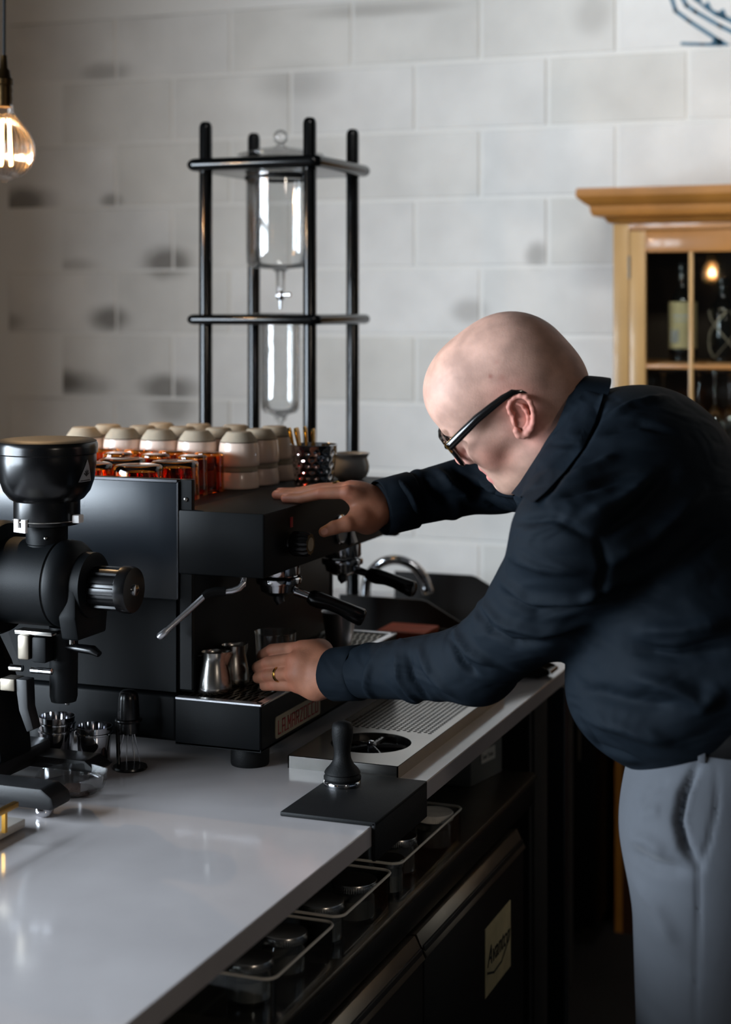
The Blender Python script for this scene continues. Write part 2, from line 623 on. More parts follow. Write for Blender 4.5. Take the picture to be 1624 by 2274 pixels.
# pale table added beyond the counter to give a bright patch there
t = thing('window_table', (-2.55, 3.85, 0), 'white topped table added beyond the counter as a bright patch left of the machine', 'table')
G().box(-3.05, -2.1, 3.2, 4.55, .73, .76, .003, 2).put('tabletop', M['white_plastic'], t)
for x in (-3.0, -2.15):
    for y in (3.26, 4.49):
        G().box(x - .022, x + .022, y - .022, y + .022, 0, .73, .002, 1).put('leg', M['black_satin'], t)

# corner tamping mat and tamper
t = thing('tamping_mat', (-0.933, 2.403, CZ), 'black rubber tamping mat folded over the counter edge', 'mat')
G().box(-1.009, -0.858, 2.287, 2.52, CZ, CZ + 0.007, 0.002, 2).put('pad', M['black_rubber'], t)
G().box(-0.864, -0.858, 2.287, 2.52, CZ - 0.05, CZ + 0.006, 0.0015, 2).put('lip', M['black_rubber'], t)
t = thing('tamper', (-0.975, 2.452, CZ + 0.007), 'black handled tamper standing on the tamping mat', 'tamper')
c = (-0.975, 2.452, CZ + 0.007)
G().lathe([(0, 0), (.0288, 0), (.0292, .002), (.0292, .006), (.028, .0075), (0, .0075)], c, 40).put('base', M['chrome'], t)
G().lathe([(0, .0075), (.027, .0075), (.0292, .009), (.0295, .0135), (.027, .017), (.0268, .018), (.0285, .0195), (.026, .024), (.0185, .032), (.0142, .04), (.0128, .048),
           (.0135, .058), (.0158, .07), (.0168, .08), (.0166, .089), (.0145, .0955), (.008, .0985), (0, .099)], c, 40).put('handle', M['black_rubber'], t, 60)

# steel drip tray with a pitcher rinser
x0, x1, y0, y1, zt = -1.103, -0.912, 2.533, 3.14, CZ + 0.021
t = thing('drip_tray', (-1.0, 2.83, CZ), 'long brushed steel drip tray with pitcher rinser let into the counter', 'drip tray')
g = G()
for b in ((x0, x1, y0, y0 + .002), (x0, x1, y1 - .002, y1), (x0, x0 + .002, y0, y1), (x1 - .002, x1, y0, y1)):
    g.box(b[0], b[1], b[2], b[3], CZ, zt - 0.0012)
g.put('rim', M['steel'], t, smooth=None)
G().box(x0 + .002, x1 - .002, y0 + .002, y1 - .002, CZ, CZ + 0.004).put('pan', M['steel_dark'], t, smooth=None)
rcx, rcy, rr = -1.004, 2.655, 0.068
g = G()
n = 48
ring, outr = [], []
yb = 2.742
for k in range(n):
    a = 2 * math.pi * k / n
    ring.append((rcx + rr * math.cos(a), rcy + rr * math.sin(a)))
    ca, sa = math.cos(a), math.sin(a)
    s = min(((x1 - rcx) if ca > 0 else (rcx - x0)) / max(abs(ca), 1e-6), ((yb - rcy) if sa > 0 else (rcy - y0)) / max(abs(sa), 1e-6))
    outr.append((rcx + ca * s, rcy + sa * s))
V = [(p[0], p[1], zt) for p in outr] + [(p[0], p[1], zt) for p in ring] + [(p[0], p[1], CZ + .004) for p in ring]
F = []
for k in range(n):
    k2 = (k + 1) % n
    F += [(k, k2, n + k2, n + k), (n + k, n + k2, 2 * n + k2, 2 * n + k)]
g.add(V, F)
for cx, cy in ((x0, y0), (x1, y0), (x0, yb), (x1, yb)):
    near = sorted(range(n), key=lambda k: (outr[k][0] - cx) ** 2 + (outr[k][1] - cy) ** 2)[:2]
    g.add([(cx, cy, zt), (*outr[near[0]], zt), (*outr[near[1]], zt)], [(0, 1, 2)])
plate(g, x0 + .014, x1 - .014, yb, y1 - .012, zt, 17, 36, .80, .80, .0015, 8, shift=True)
for b in ((x0, x0 + .014, yb, y1), (x1 - .014, x1, yb, y1), (x0 + .014, x1 - .014, y1 - .012, y1)):
    g.add([(b[0], b[2], zt), (b[1], b[2], zt), (b[1], b[3], zt), (b[0], b[3], zt)], [(0, 1, 2, 3)])
g.put('perforated_plate', M['steel'], t, smooth=None)
rn = G().lathe([(0, 0), (.064, 0), (.066, .003), (.05, .006), (0, .006)], (rcx, rcy, CZ + .004), 40).put('rinser', M['black_satin'], t)
g = G()
for k in range(5):
    a = 2 * math.pi * k / 5 + 0.3
    d = np.array((math.cos(a), math.sin(a), 0))
    b = np.array((rcx, rcy, CZ + .0145))
    g.tube([b + d * .004, b + d * .05, b + d * .06 - np.array((0, 0, .001))], [.0052, .0045, .003], 8)
    for q in (.02, .032, .044):
        g.sphere(b + d * q + np.array((0, 0, .0045)), .0012, 6, 4)
g.lathe([(.011, .0), (.011, .014), (.007, .017), (0, .017)], (rcx, rcy, CZ + .004), 16)
g.put('spray_cross', M['black_plastic'], rn)
G().lathe([(.005, 0), (.005, .003), (0, .0045)], (rcx, rcy, CZ + .021), 12).put('spray_nozzle', M['chrome'], rn)

# folded black sheet metal chute at the counter's end
t = thing('metal_chute', (-1.0, 3.36, CZ), 'dark sheet metal chute with a bright curled lip at the counter end', 'tray')
side = [(-1.125, CZ + .001), (-.893, CZ + .001), (-.868, CZ + .012), (-.872, CZ + .02), (-.9, CZ + .031), (-1.0, CZ + .075), (-1.125, CZ + .078)]
for y in (3.318, 3.375):
    G().prism(side, 'y', y, y + .003, .0008, 1).put('side_panel', M['dark_wood'], t)
G().prism([(-1.125, CZ + .003), (-.9, CZ + .003), (-.9, CZ + .006), (-1.125, CZ + .006)], 'y', 3.321, 3.375).put('bottom', M['black_satin'], t)
lip = [(-.905, CZ + .004), (-.893, CZ + .008), (-.88, CZ + .017), (-.868, CZ + .019), (-.8655, CZ + .014)]
g = G()
pl = lip + [(p[0] - .001, p[1] - .003) for p in lip[::-1]]
g.prism(pl, 'y', 3.3205, 3.3755)
g.put('lip', M['steel'], t, smooth=60)
t = thing('wooden_box', (-1.18, 3.3, CZ), 'orange brown wooden box behind the machine drip tray', 'box')
G().box(-1.236, -1.133, 3.3, 3.4, CZ, CZ + .066, .004, 2).put('body', M['walnut'], t)
G().box(-1.238, -1.131, 3.298, 3.402, CZ + .066, CZ + .079, .003, 2).put('lid', M['walnut'], t)

# sink between two splash guards
t = thing('sink', (-1.2, 3.68, CZ), 'hand sink between two black chamfered splash guards', 'sink')
for y in (3.49, 3.85):
    G().prism([(-1.394, CZ), (-.99, CZ), (-.99, CZ + .006), (-1.188, CZ + .112), (-1.2, CZ + .115), (-1.394, CZ + .115)], 'y', y - .004, y + .004, .001, 1).put('splash_guard', M['dark_wood'], t)
g = G()
g.box(-1.376, -1.02, 3.5, 3.52, CZ, CZ + .006).box(-1.376, -1.02, 3.82, 3.84, CZ, CZ + .006).box(-1.376, -1.36, 3.5, 3.84, CZ, CZ + .006).box(-1.04, -1.02, 3.5, 3.84, CZ, CZ + .006)
g.box(-1.36, -1.04, 3.52, 3.82, CZ + .0005, CZ + .002)
g.put('basin', M['steel'], t, smooth=None)
t = thing('faucet', (-1.405, 3.68, CZ), 'chrome gooseneck faucet arching over the sink', 'faucet')
G().lathe([(0, 0), (.024, 0), (.024, .008), (.014, .014), (.0128, .03), (0, .03)], (-1.405, 3.68, CZ), 24).put('base', M['chrome'], t)
pts = [(-1.405, 3.68, CZ + .02), (-1.405, 3.68, 1.0)] + arc((-1.3285, 3.68, 1.003), .0765, 180, 12, 18)
G().tube(pts, .0115, 14).put('spout', M['chrome'], t, 60)
e = Vector(pts[-1])
dd = (e - Vector(pts[-2])).normalized()
G().lathe([(0, 0), (.0135, 0), (.0145, .012), (.012, .016), (0, .016)], e - dd * .002, 20, axis=tuple(dd)).put('aerator', M['chrome'], t)

# dark boxes added to hide the lit wall below the counter level
t = thing('added_sink_box', (-1.2, 3.68, 0), 'dark grey box added under the sink to hide the lit wall', 'cabinet')
G().box(-1.45, -.955, 3.48, 3.865, .08, CZ - .032, .003).put('body', M['concrete'], t)
G().box(-1.43, -.975, 3.5, 3.85, 0, .08).put('plinth', M['black_satin'], t)
G().box(-.956, -.95, 3.5, 3.845, .1, CZ - .05, .002).put('door', M['concrete'], t)
t = thing('added_back_box', (-1.2, 4.5, 0), 'low black box added against the block wall to keep that area dark', 'cabinet')
G().box(-1.6, -1.0, 4.28, 4.75, .06, .78, .003).put('body', M['black_satin'], t)
G().box(-1.61, -.995, 4.265, 4.755, .78, .8, .002).put('top', M['black_satin'], t)
for x0, x1 in ((-1.595, -1.303), (-1.297, -1.005)):
    d = G().box(x0, x1, 4.262, 4.28, .08, .77, .002).put('door', M['black_metal'], t)
    G().tube([(x1 - .03, 4.25, .5), (x1 - .03, 4.25, .64)], .005, 8).put('handle', M['steel_dull'], d)

# ================================================================ espresso machine
t = thing('espresso_machine', (-1.38, 2.81, CZ), 'black two group espresso machine with a cup tray on top', 'espresso machine')
MY0, MY1 = 2.49, 3.13
XF = -1.13
ZT = CZ + .112                                   # drip grate level
ZB = 1.326                                       # cup tray level
G().box(-1.606, -1.285, MY0, MY1, CZ + .036, ZT, .006, 3).put('base', M['black_metal'], t)
g = G()
x0, x1, y0, y1 = -1.285, XF, MY0 - .004, MY1
g.box(x0, x1, y0, y0 + .004, CZ + .033, ZT - .003, .0015).box(x0, x1, y1 - .004, y1, CZ + .033, ZT - .003, .0015).box(x1 - .004, x1, y0, y1, CZ + .033, ZT - .003, .0015).box(x0, x1, y0, y1, CZ + .033, CZ + .037)
g.put('drip_basin', M['black_metal'], t)
fr = G()
fr.box(x0, x1 + .001, y0 - .001, y0 + .012, ZT - .005, ZT, .0012, 1).box(x0, x1 + .001, y1 - .012, y1 + .001, ZT - .005, ZT, .0012, 1).box(x1 - .012, x1 + .001, y0, y1, ZT - .005, ZT, .0012, 1)
fr.put('grate_frame', M['steel_bright'], t)
g = G()
plate(g, x0 + .002, x1 - .012, y0 + .012, y1 - .012, ZT - .002, 12, 13, .50, .82, .002, 8, slot=True)
g.put('drip_grate', M['steel_dull'], t, smooth=None)
for x, y in ((-1.172, 2.535), (-1.172, 3.08), (-1.56, 2.535), (-1.56, 3.08)):
    G().lathe([(0, 0), (.031, 0), (.032, .003), (.032, .03), (.029, .036), (0, .036)], (x, y, CZ), 32).put('foot', M['black_rubber'], t)
# body
G().box(-1.69, -1.262, 2.512, 3.108, 1.024, 1.3, .003).put('body', M['black_satin'], t)
for y, s in ((2.5, 1), (3.112, -1)):
    pan = G().prism([(-1.292, 1.0235), (-1.292, 1.19), (-1.655, 1.19), (-1.583, 1.0235)], 'y', y + .004 * s, y + .010, .0008, 1).put('lower_side_panel', M['black_metal'], t)
    G().prism([(-1.287, 1.178), (-1.287, 1.375), (-1.71, 1.375), (-1.705, 1.3), (-1.653, 1.178)], 'y', y - .001, y + .008, .0015, 2).put('side_panel', M['black_panel'], t)
    G().box(-1.289, -1.2855, y - .002, y + .007, 1.18, 1.374, .0005, 1).put('panel_edge', M['steel_dark'], t)
    G().box(-1.285, -1.262, y + .002, y + .012, 1.03, 1.378, .001, 1).put('frame_post', M['black_satin'], t)
    G().box(-1.7, -1.287, y - .003, y + .010, 1.372, 1.378, .001, 1).put('cup_rail', M['steel_dark'], t)
    for z in (1.345, 1.155):
        G().sphere((-1.2735, y + .001, z), .004, 10, 6, (1, .5, 1)).put('screw', M['steel'], t)
G().sphere((-1.492, MY0 - .0005, CZ + .083), .0042, 12, 6, (1, .5, 1)).put('screw', M['steel'], t)
G().box(-1.70, -1.28, 2.512, 3.108, 1.3, ZB, .001).put('cup_tray', M['black_metal'], t)
# group box
G().box(-1.285, XF, 2.497, MY1, 1.222, ZB + .002, .0035, 2).put('group_housing', M['black_metal'], t)
G().box(-1.285, XF - .004, 2.5, MY1 - .003, 1.3005, 1.3025).put('housing_seam', M['black_satin'], t)


def knob(y, z, name_label=None):
    k = G()
    fl = lambda a, i: 1 + (.10 * (abs(((a / (2 * math.pi) * 10) % 1) - .5) < .28) if 1 <= i <= 4 else 0)
    k.lathe([(.0, 0), (.017, 0), (.019, .004), (.019, .027), (.0165, .033), (.0, .033)], (XF + .006, y, z), 60, 'x', fl)
    kb = k.put('steam_knob', M['black_plastic'], t, 35)
    G().lathe([(.0, 0), (.0115, 0), (.0115, .0012), (0, .0015)], (XF + .0385, y, z), 24, 'x').put('knob_cap', M['badge'], kb)
    G().lathe([(.0, 0), (.010, 0), (.010, .008), (0, .008)], (XF - .001, y, z), 20, 'x').put('knob_stem', M['chrome'], kb)


knob(2.6, 1.267)
knob(3.035, 1.247)
gb = G().lathe([(0, 0), (.0272, 0), (.0272, .004), (.0235, .0065), (.023, .003)], (XF, 2.829, 1.262), 40, 'x').put('pressure_gauge', M['chrome'], t)
G().lathe([(0, .0), (.0232, .0), (.0232, .0036), (0, .0036)], (XF, 2.829, 1.262), 32, 'x').put('gauge_face', M['gauge_face'], gb)
G().add([(XF + .0045, 2.829 - .002, 1.26), (XF + .0045, 2.829 + .002, 1.262), (XF + .0045, 2.829 + .014, 1.275)], [(0, 1, 2)]).put('gauge_needle', M['ink'], gb, None)
sw = G().box(XF, XF + .004, 2.872, 2.896, 1.228, 1.272, .001).put('power_switch', M['black_plastic'], t)
G().prism([(XF + .003, 1.232), (XF + .011, 1.232), (XF + .005, 1.25), (XF + .009, 1.268), (XF + .003, 1.268)], 'y', 2.876, 2.892, .0008).put('rocker', M['white_plastic'], sw)
G().box(XF, XF + .002, 2.604, 2.612, 1.293, 1.31).put('indicator_lamp', M['red_print'], t)


def group(y, z, hx, hy, hz):
    x = -1.175
    gh = G().lathe([(0, .03), (.036, .03), (.036, .0), (.034, -.004), (0, -.004)], (x, y, z + .008), 40).put('group_head', M['chrome'], t)
    p = thing('portafilter', (x, y, z - .02), None, None)
    p.parent = t
    p.location = Vector((x, y, z - .02)) - WL[t.name]
    G().lathe([(0, -.024), (.018, -.024), (.031, -.016), (.034, -.004), (.0385, -.003), (.0395, 0), (.0395, .006), (.0375, .008), (0, .008)], (x, y, z - .006), 44).put('filter_holder', M['chrome'], p)
    G().tube([(x, y, z - .028), (x, y, z - .038), (x + .004, y, z - .044)], [.011, .009, .007], 12).put('spout', M['steel_dark'], p, 60)
    a = np.array((x, y, z - .012))
    b = np.array((hx, hy, hz))
    d = (b - a) / np.linalg.norm(b - a)
    G().tube([a + d * .03, a + d * .062], [.008, .0065], 12).put('neck', M['chrome'], p)
    L = np.linalg.norm(b - a)
    q = [.055, .062, .075, .095, .115, .135, L - .004, L]
    rr = [.009, .0135, .0145, .0125, .0125, .0145, .0155, .0125]
    bow = [0, 0, .001, .003, .003, .001, 0, 0]
    G().tube([a + d * s + np.array((0, 0, o)) for s, o in zip(q, bow)], rr, 18).put('handle', M['black_plastic'], p, 50)


group(2.66, 1.198, -1.03, 2.69, 1.132)
group(2.955, 1.19, -1.025, 2.935, 1.143)
# steam wand on the near side
pts = [np.array((-1.176, 2.52, 1.225)), np.array((-1.177, 2.517, 1.205))] + [at(541, 1296, 2.512), at(532, 1306, 2.508), at(516, 1312, 2.503), at(498, 1314, 2.5)]
w = G().tube(pts, .0052, 12).put('steam_wand', M['steel_bright'], t, 60)
G().tube([at(502, 1314, 2.5), at(480, 1314, 2.495), at(462, 1319, 2.49), at(452, 1326, 2.485)], [.0075, .008, .008, .007], 12).put('grip_sleeve', M['black_rubber'], w, 60)
A, B = at(456, 1322, 2.487), at(352, 1417, 2.455)
G().tube([A, A + (B - A) * .8, A + (B - A) * .82, A + (B - A) * .96, B], [.0048, .0048, .0058, .0066, .0045], 12).put('wand_tube', M['steel_bright'], w, 60)
# maker's plate
f_bad = lambda u, v, l: np.array((XF + .0016 + l, 2.548 + u, .9575 + v))
bd = G().prism(rrect(2.542, 2.733, .952, .988, .004, 3), 'x', XF, XF + .0016).put('makers_plate', M['badge'], t, None, label='cream plate lettered in dark red')
GL = {'L': [[(0, 1), (0, 0), (.7, 0)]], 'A': [[(0, 0), (0, 1), (.75, 1), (.75, 0)], [(0, .45), (.75, .45)]],
      'M': [[(0, 0), (0, 1), (.45, .35), (.9, 1), (.9, 0)]], 'R': [[(0, 0), (0, 1), (.75, 1), (.75, .5), (0, .5)], [(.35, .5), (.75, 0)]],
      'Z': [[(0, 1), (.75, 1), (0, 0), (.75, 0)]], 'O': [[(0, 0), (0, 1), (.75, 1), (.75, 0), (0, 0)]], 'C': [[(.75, 1), (0, 1), (0, 0), (.75, 0)]]}
g = G()
u = .004
for ch in 'LA MARZOCCO':
    if ch == ' ':
        strokes(g, [[(u - .004, .001), (u + .008, .001)]], .0022, f_bad, .0004)
        u += .006
        continue
    strokes(g, [[(u + a * .0135, .001 + b * .021) for a, b in ln] for ln in GL[ch]], .0026, f_bad, .0004)
    u += .0188 if ch == 'M' else .0168
g.put('lettering', M['red_print'], bd, None, label='dark red lettering')

# things on the drip grate
def pitcher(x, y, r, h, label, rz):
    p = thing('milk_pitcher', (x, y, ZT), label, 'pitcher', 'steel pitchers on the machine drip grate')
    sp = lambda a, i: 1 + (.42 * max(0, math.cos(a - rz)) ** 10 * max(0, (i - 6) / 4) if 7 <= i <= 11 else 0)
    G().lathe([(0, .0), (r * .9, 0), (r, .004), (r * 1.0, h * .16), (r * .95, h * .35), (r * .86, h * .55), (r * .78, h * .7), (r * .74, h * .82), (r * .74, h * .9), (r * .77, h), (r * .73, h * .99), (r * .70, h * .9),
               (r * .75, h * .6), (r * .9, h * .3), (r * .9, .004), (0, .004)], (x, y, ZT), 40, 'z', sp).put('body', M['steel'], p, 60)
    c, s = math.cos(rz + math.pi), math.sin(rz + math.pi)
    q = [(.74, .9), (1.35, .88), (1.6, .7), (1.5, .4), (1.0, .22)]
    G().tube([(x + c * r * a, y + s * r * a, ZT + h * b) for a, b in q], .0032, 8, flat=.6).put('handle', M['steel'], p, 60)


pitcher(-1.238, 2.537, .029, .068, 'wide based steel milk pitcher near the grate front corner', math.radians(20))
pitcher(-1.237, 2.609, .027, .066, 'smaller steel milk pitcher half hidden behind the wide based one', math.radians(60))
p = thing('steel_cup', (-1.187, 2.968, ZT), 'tapered steel cup standing on the grate beneath the far portafilter', 'cup')
G().lathe([(0, 0), (.0225, 0), (.0235, .003), (.0325, .064), (.0335, .066), (.0315, .0655), (.0225, .004), (0, .004)], (-1.187, 2.968, ZT), 36).put('body', M['steel_bright'], p)
p = thing('glass_tumbler', (-1.166, 2.625, ZT), 'clear glass tumbler held in the hand on the drip grate', 'glass')
G().lathe([(0, 0), (.028, 0), (.03, .004), (.0355, .088), (.0365, .09), (.034, .0885), (.0285, .007), (0, .007)], (-1.166, 2.625, ZT), 36).put('body', M['clear_glass'], p)

# ================================================================ cups on top of the machine
def amber(x, y, r, h, label, group):
    p = thing('amber_glass', (x, y, ZB), label, 'glass', group)
    c = r * .18
    out = [(r * 1.0, 0), (r * 1.02, .003), (r * .985, .012), (r * .97, h * .55), (r * .96, h - c * 1.2), (r * .93, h - c * .4), (r * .84, h - .0008), (r * .7, h), (0, h - .001)]
    w = .0035
    inn = [(0, h - .009), (r * .72, h - .008), (r * .84, h - c * 1.4), (r * .97 - w, h * .55), (r * .985 - w, .012), (r * 1.0 - w, .001), (r * 1.0, 0)]
    prof = [(0, h - .009)] + inn[1:-1] + out
    G().lathe(prof, (x, y, ZB), 40).put('body', M['amber'], p, 50)
    return p


rows = [('low wide amber glass turned upside down, %s', .0445, .068, [(196, 2.562, 'partly hidden by the grinder hopper'), (307, 2.56, 'the front one above the side panel'), (272, 2.662, 'in the second row behind the front one'), (388, 2.652, 'the one beside the machine corner')]),
        ('tall amber glass turned upside down, %s', .0285, .071, [(262, 2.728, 'left in the front row of tall ones'), (345, 2.727, 'middle of the front row of tall ones'), (427, 2.725, 'right in the front row of tall ones')]),
        ('tall amber glass turned upside down, %s', .0285, .073, [(226, 2.79, 'far left of the back row under the cream cups'), (306, 2.788, 'second of the back row under the cream cups'),
                                                               (383, 2.787, 'third of the back row under the cream cups'), (464, 2.785, 'nearest to the cream cup stack at the edge')])]
for lab, r, h, sp in rows:
    for px, Y, w in sp:
        a = at(px, 1050, Y)
        amber(a[0], Y, r, h, lab % w, 'amber glasses on the machine top')


def tumbler(x, y, z, r, label, q=1.0):
    p = thing('stoneware_cup', (x, y, z), label, 'cup', 'stoneware cups stacked upside down on the machine top')
    k = r / .0377
    foot = [(0, .062 * q), (.0205 * k, .0625 * q), (.0222 * k, .0618 * q), (.0235 * k, .0605 * q), (.031 * k, .0505 * q), (.0337 * k, .0455 * q), (.0343 * k, .0435 * q), (.033 * k, .043 * q), (.0, .043 * q)]
    if q < 1: foot = [(0, .0445), (.0325 * k, .0445), (.0345 * k, .0435), (.0354 * k, .034), (.0352 * k, .032), (0, .032)]   # the band that shows under the upper cup's rim
    G().lathe(foot, (x, y, z), 40).put('foot', M['stoneware'], p, 60, label='bare sandy stoneware foot')
    G().lathe([(.0342 * k, .0445 * q), (.0348 * k, .0425 * q), (.0362 * k, .034 * q), (.0374 * k, .02 * q), (.0377 * k, .008 * q), (.0377 * k, .001 * q), (.0368 * k, 0 * q), (.0345 * k, .001 * q), (.034 * k, .02 * q), (.03 * k, .04 * q), (0, .042 * q)], (x, y, z), 40).put('glaze', M['glaze'], p, 60, label='pale pink cream glaze')
    G().lathe([(.0346 * k, .0445 * q), (.0352 * k, .0438 * q), (.0352 * k, .0432 * q), (.0347 * k, .0426 * q)], (x, y, z), 40).put('glaze_line', M['glaze_line'], p, 60, label='thin brown line of the glaze edge')
    return p


names_c = ['first', 'second', 'third', 'fourth']
for j in range(3):
    for i in range(5 if j < 2 else 4):
        x = -1.3435 - i * .082 + (.004 if j % 2 else 0)
        y = 2.857 + j * .079
        xx, yy = x + rnd.uniform(-.003, .003), y + rnd.uniform(-.003, .003)
        rw = 'nearest row' if j == 0 else ('farthest row' if j == 2 else '%s row back' % names_c[j])
        cl = '%s from the machine front' % (names_c + ['fifth'])[i]
        tumbler(xx, yy, ZB + .001, .0378, 'lower cream cup of its pair, %s, %s' % (rw, cl), .72)
        up = 'upper cream cup with sandy foot, %s, %s' % (rw, cl)
        if (i, j) == (0, 0): up = 'upper cream cup of the pair nearest the man\'s fingers'
        tumbler(xx + rnd.uniform(-.001, .001), yy, ZB + .043, .0383, up)

# hammered steel beaker of gold spoons
hx, hy = -1.223, 2.93
p = thing('hammered_beaker', (hx, hy, ZB), 'hammered shiny steel beaker holding gold spoons', 'beaker')
n, rowsN, h = 96, 40, .077
V, F = [], []
dents = [(2 * math.pi * (k + .5 * (q % 2)) / 15, .009 + q * .0112) for q in range(6) for k in range(15)]
for i in range(rowsN + 1):
    z = h * i / rowsN
    for k in range(n):
        a = 2 * math.pi * k / n
        r = .036 + .0085 * z / h
        d = 0
        for da, dz in dents:
            if abs(dz - z) < .007:
                w = (a - da + math.pi) % (2 * math.pi) - math.pi
                q = ((w * r) ** 2 + (z - dz) ** 2) / .0052 ** 2
                if q < 1: d = max(d, (1 - q) * .0017)
        r -= d
        V.append((hx + r * math.cos(a), hy + r * math.sin(a), ZB + .001 + z))
for i in range(rowsN):
    for k in range(n):
        k2 = (k + 1) % n
        F.append((i * n + k, i * n + k2, (i + 1) * n + k2, (i + 1) * n + k))
obj('hammered_wall', V, F, M['chrome'], p, 179)
G().lathe([(.0445, h), (.0455, h + .001), (.044, h + .002), (.0425, h), (.0345, .003), (0, .003)], (hx, hy, ZB + .001), 48).put('rim', M['chrome'], p)
names_s = ['leftmost', 'second from the left', 'third from the left', 'fourth from the left', 'fifth from the left', 'sixth from the left', 'rightmost']
for k, (dx, dy, lean, top) in enumerate([(-.030, -.012, -.014, 1.437), (-.026, .006, -.012, 1.436), (-.02, -.014, -.01, 1.437), (-.013, .004, -.008, 1.439), (-.006, -.010, -.006, 1.437), (.001, .006, -.005, 1.435), (.006, -.008, -.003, 1.435)]):
    b = np.array((hx + dx * .6, hy + dy, ZB + .006))
    tp = np.array((hx + dx + lean, hy + dy * 1.3, top))
    s = thing('gold_spoon', tuple(b), 'gold spoon standing handle up in the hammered beaker, %s' % names_s[k], 'spoon', 'gold spoons in the beaker')
    d = tp - b
    q = [0, .3, .6, .8, .92, .98, 1]
    rr = [.003, .003, .004, .0066, .0078, .0072, .0045]
    G().tube([b + d * a for a in q], rr, 10, flat=.35).put('handle', M['gold'], s, 60)
    G().sphere(b + np.array((0, 0, .008)), .011, 12, 8, (.7, .25, 1)).put('bowl', M['gold'], s, 60)
bx, by = -1.2, 3.06
p = thing('sugar_bowl', (bx, by, ZB), 'glossy grey stoneware bowl with a flared rim behind the man\'s hand', 'bowl')
G().lathe([(0, 0), (.022, 0), (.024, .003), (.031, .008), (.0365, .018), (.0375, .028), (.0355, .038), (.033, .0435), (.0335, .046), (.0372, .0515), (.0382, .0535), (.0365, .0535), (.031, .046), (.033, .038), (.034, .028), (.03, .012), (0, .006)],
          (bx, by, ZB), 44).put('body', M['grey_glaze'], p, 60)

# ================================================================ cold drip tower
tx0, tx1, ty0, ty1 = -1.666, -1.416, 3.37, 3.625
t = thing('cold_drip_tower', (-1.541, 3.4975, CZ), 'black four post cold drip coffee tower with two glass vessels', 'coffee tower')
for x in (tx0, tx1):
    for y in (ty0, ty1):
        prof = [(0, 0), (.0146, 0), (.0146, 2.074 - .012 - CZ), (.0125, 2.074 - .004 - CZ), (.008, 2.074 - CZ), (0, 2.0745 - CZ)]
        G().lathe(prof, (x, y, CZ), 20).put('post', M['black_gloss'], t, 50)
cx, cy = (tx0 + tx1) / 2, (ty0 + ty1) / 2
for nm, z, th, hr in (('upper_shelf', 1.9645, .0275, .084), ('lower_shelf', 1.6255, .0225, .05)):
    # a plate with fully rounded edges and a round hole for the vessel
    R, V, F = th / 2, [], []
    for ph in np.linspace(-90, 90, 9):
        ins = R * (1 - math.cos(math.radians(ph))) - .036
        o = rrect(tx0 + ins, tx1 - ins, ty0 + ins, ty1 - ins, .021 - .4 * (ins + .036), 6)
        V += [(x, y, z + R + R * math.sin(math.radians(ph))) for x, y in o]
    n = len(o)
    angs = [math.atan2(y - cy, x - cx) for x, y in o]
    for zz in (z + th, z): V += [(cx + hr * math.cos(q), cy + hr * math.sin(q), zz) for q in angs]
    order = list(range(9)) + [9, 10, 0]
    for r0, r1 in zip(order, order[1:]):
        for i in range(n):
            j = (i + 1) % n
            F.append((r0 * n + i, r0 * n + j, r1 * n + j, r1 * n + i))
    obj(nm, V, F, M['black_gloss'], t, 50)
G().box(tx0 - .025, tx1 + .016, ty0 - .025, ty1 + .02, CZ + .02, CZ + .045, .006).put('base_shelf', M['black_gloss'], t)
vs = G().lathe([(.094, 1.997), (.096, 1.999), (.094, 2.001), (.083, 1.998), (.080, 1.985), (.0785, 1.94), (.0785, 1.80), (.0775, 1.765), (.07, 1.753), (.02, 1.749), (.011, 1.742), (.0095, 1.70), (.0075, 1.70), (.009, 1.744),
              (.02, 1.7515), (.068, 1.7555), (.075, 1.767), (.0765, 1.80), (.0765, 1.985)], (cx, cy, 0), 48).put('glass_water_vessel', M['clear_glass'], t, 60)
G().lathe([(.079, 1.951), (.081, 1.951), (.081, 1.959), (.079, 1.959)], (cx, cy, 0), 48).put('gasket_ring', M['black_rubber'], t)
ld = G().lathe([(.097, 2.004), (.0985, 2.007), (.097, 2.01), (.08, 2.014), (.05, 2.022), (.02, 2.026), (.009, 2.03), (.0085, 2.034), (.0, 2.036)], (cx, cy, 0), 48).put('glass_lid', M['clear_glass'], vs, 60)
G().sphere((cx, cy, 2.048), .0175, 20, 14).put('lid_knob', M['clear_glass'], vs, 179)
v = G()
v.lathe([(0, 1.68), (.0062, 1.68), (.0085, 1.684), (.0085, 1.699), (.0065, 1.702), (0, 1.702)], (cx, cy, 0), 16)
v.tube([(cx, cy, 1.69), (cx + .014, cy, 1.692), (cx + .024, cy, 1.692)], [.0042, .004, .0055], 10)
v.tube([(cx, cy, 1.69), (cx - .009, cy, 1.69)], .005, 10)
v.tube([(cx, cy, 1.682), (cx, cy, 1.66)], [.0038, .0028], 10)
v.put('drip_valve', M['chrome'], t)
lv = G().lathe([(.062, 1.6475), (.063, 1.649), (.061, 1.6505), (.05, 1.648), (.0468, 1.64), (.0462, 1.60), (.046, 1.46), (.044, 1.435), (.037, 1.4255), (.019, 1.422), (.0145, 1.416), (.014, 1.409), (.006, 1.404), (.005, 1.36), (.0035, 1.36),
              (.004, 1.406), (.013, 1.418), (.036, 1.428), (.0425, 1.437), (.0442, 1.46), (.0445, 1.64)], (cx, cy, 0), 40).put('glass_brew_chamber', M['clear_glass'], t, 60)
G().box(cx - .012, cx + .012, cy - .05, cy - .046, 1.6255, 1.6285).put('shelf_clip', M['black_satin'], t)
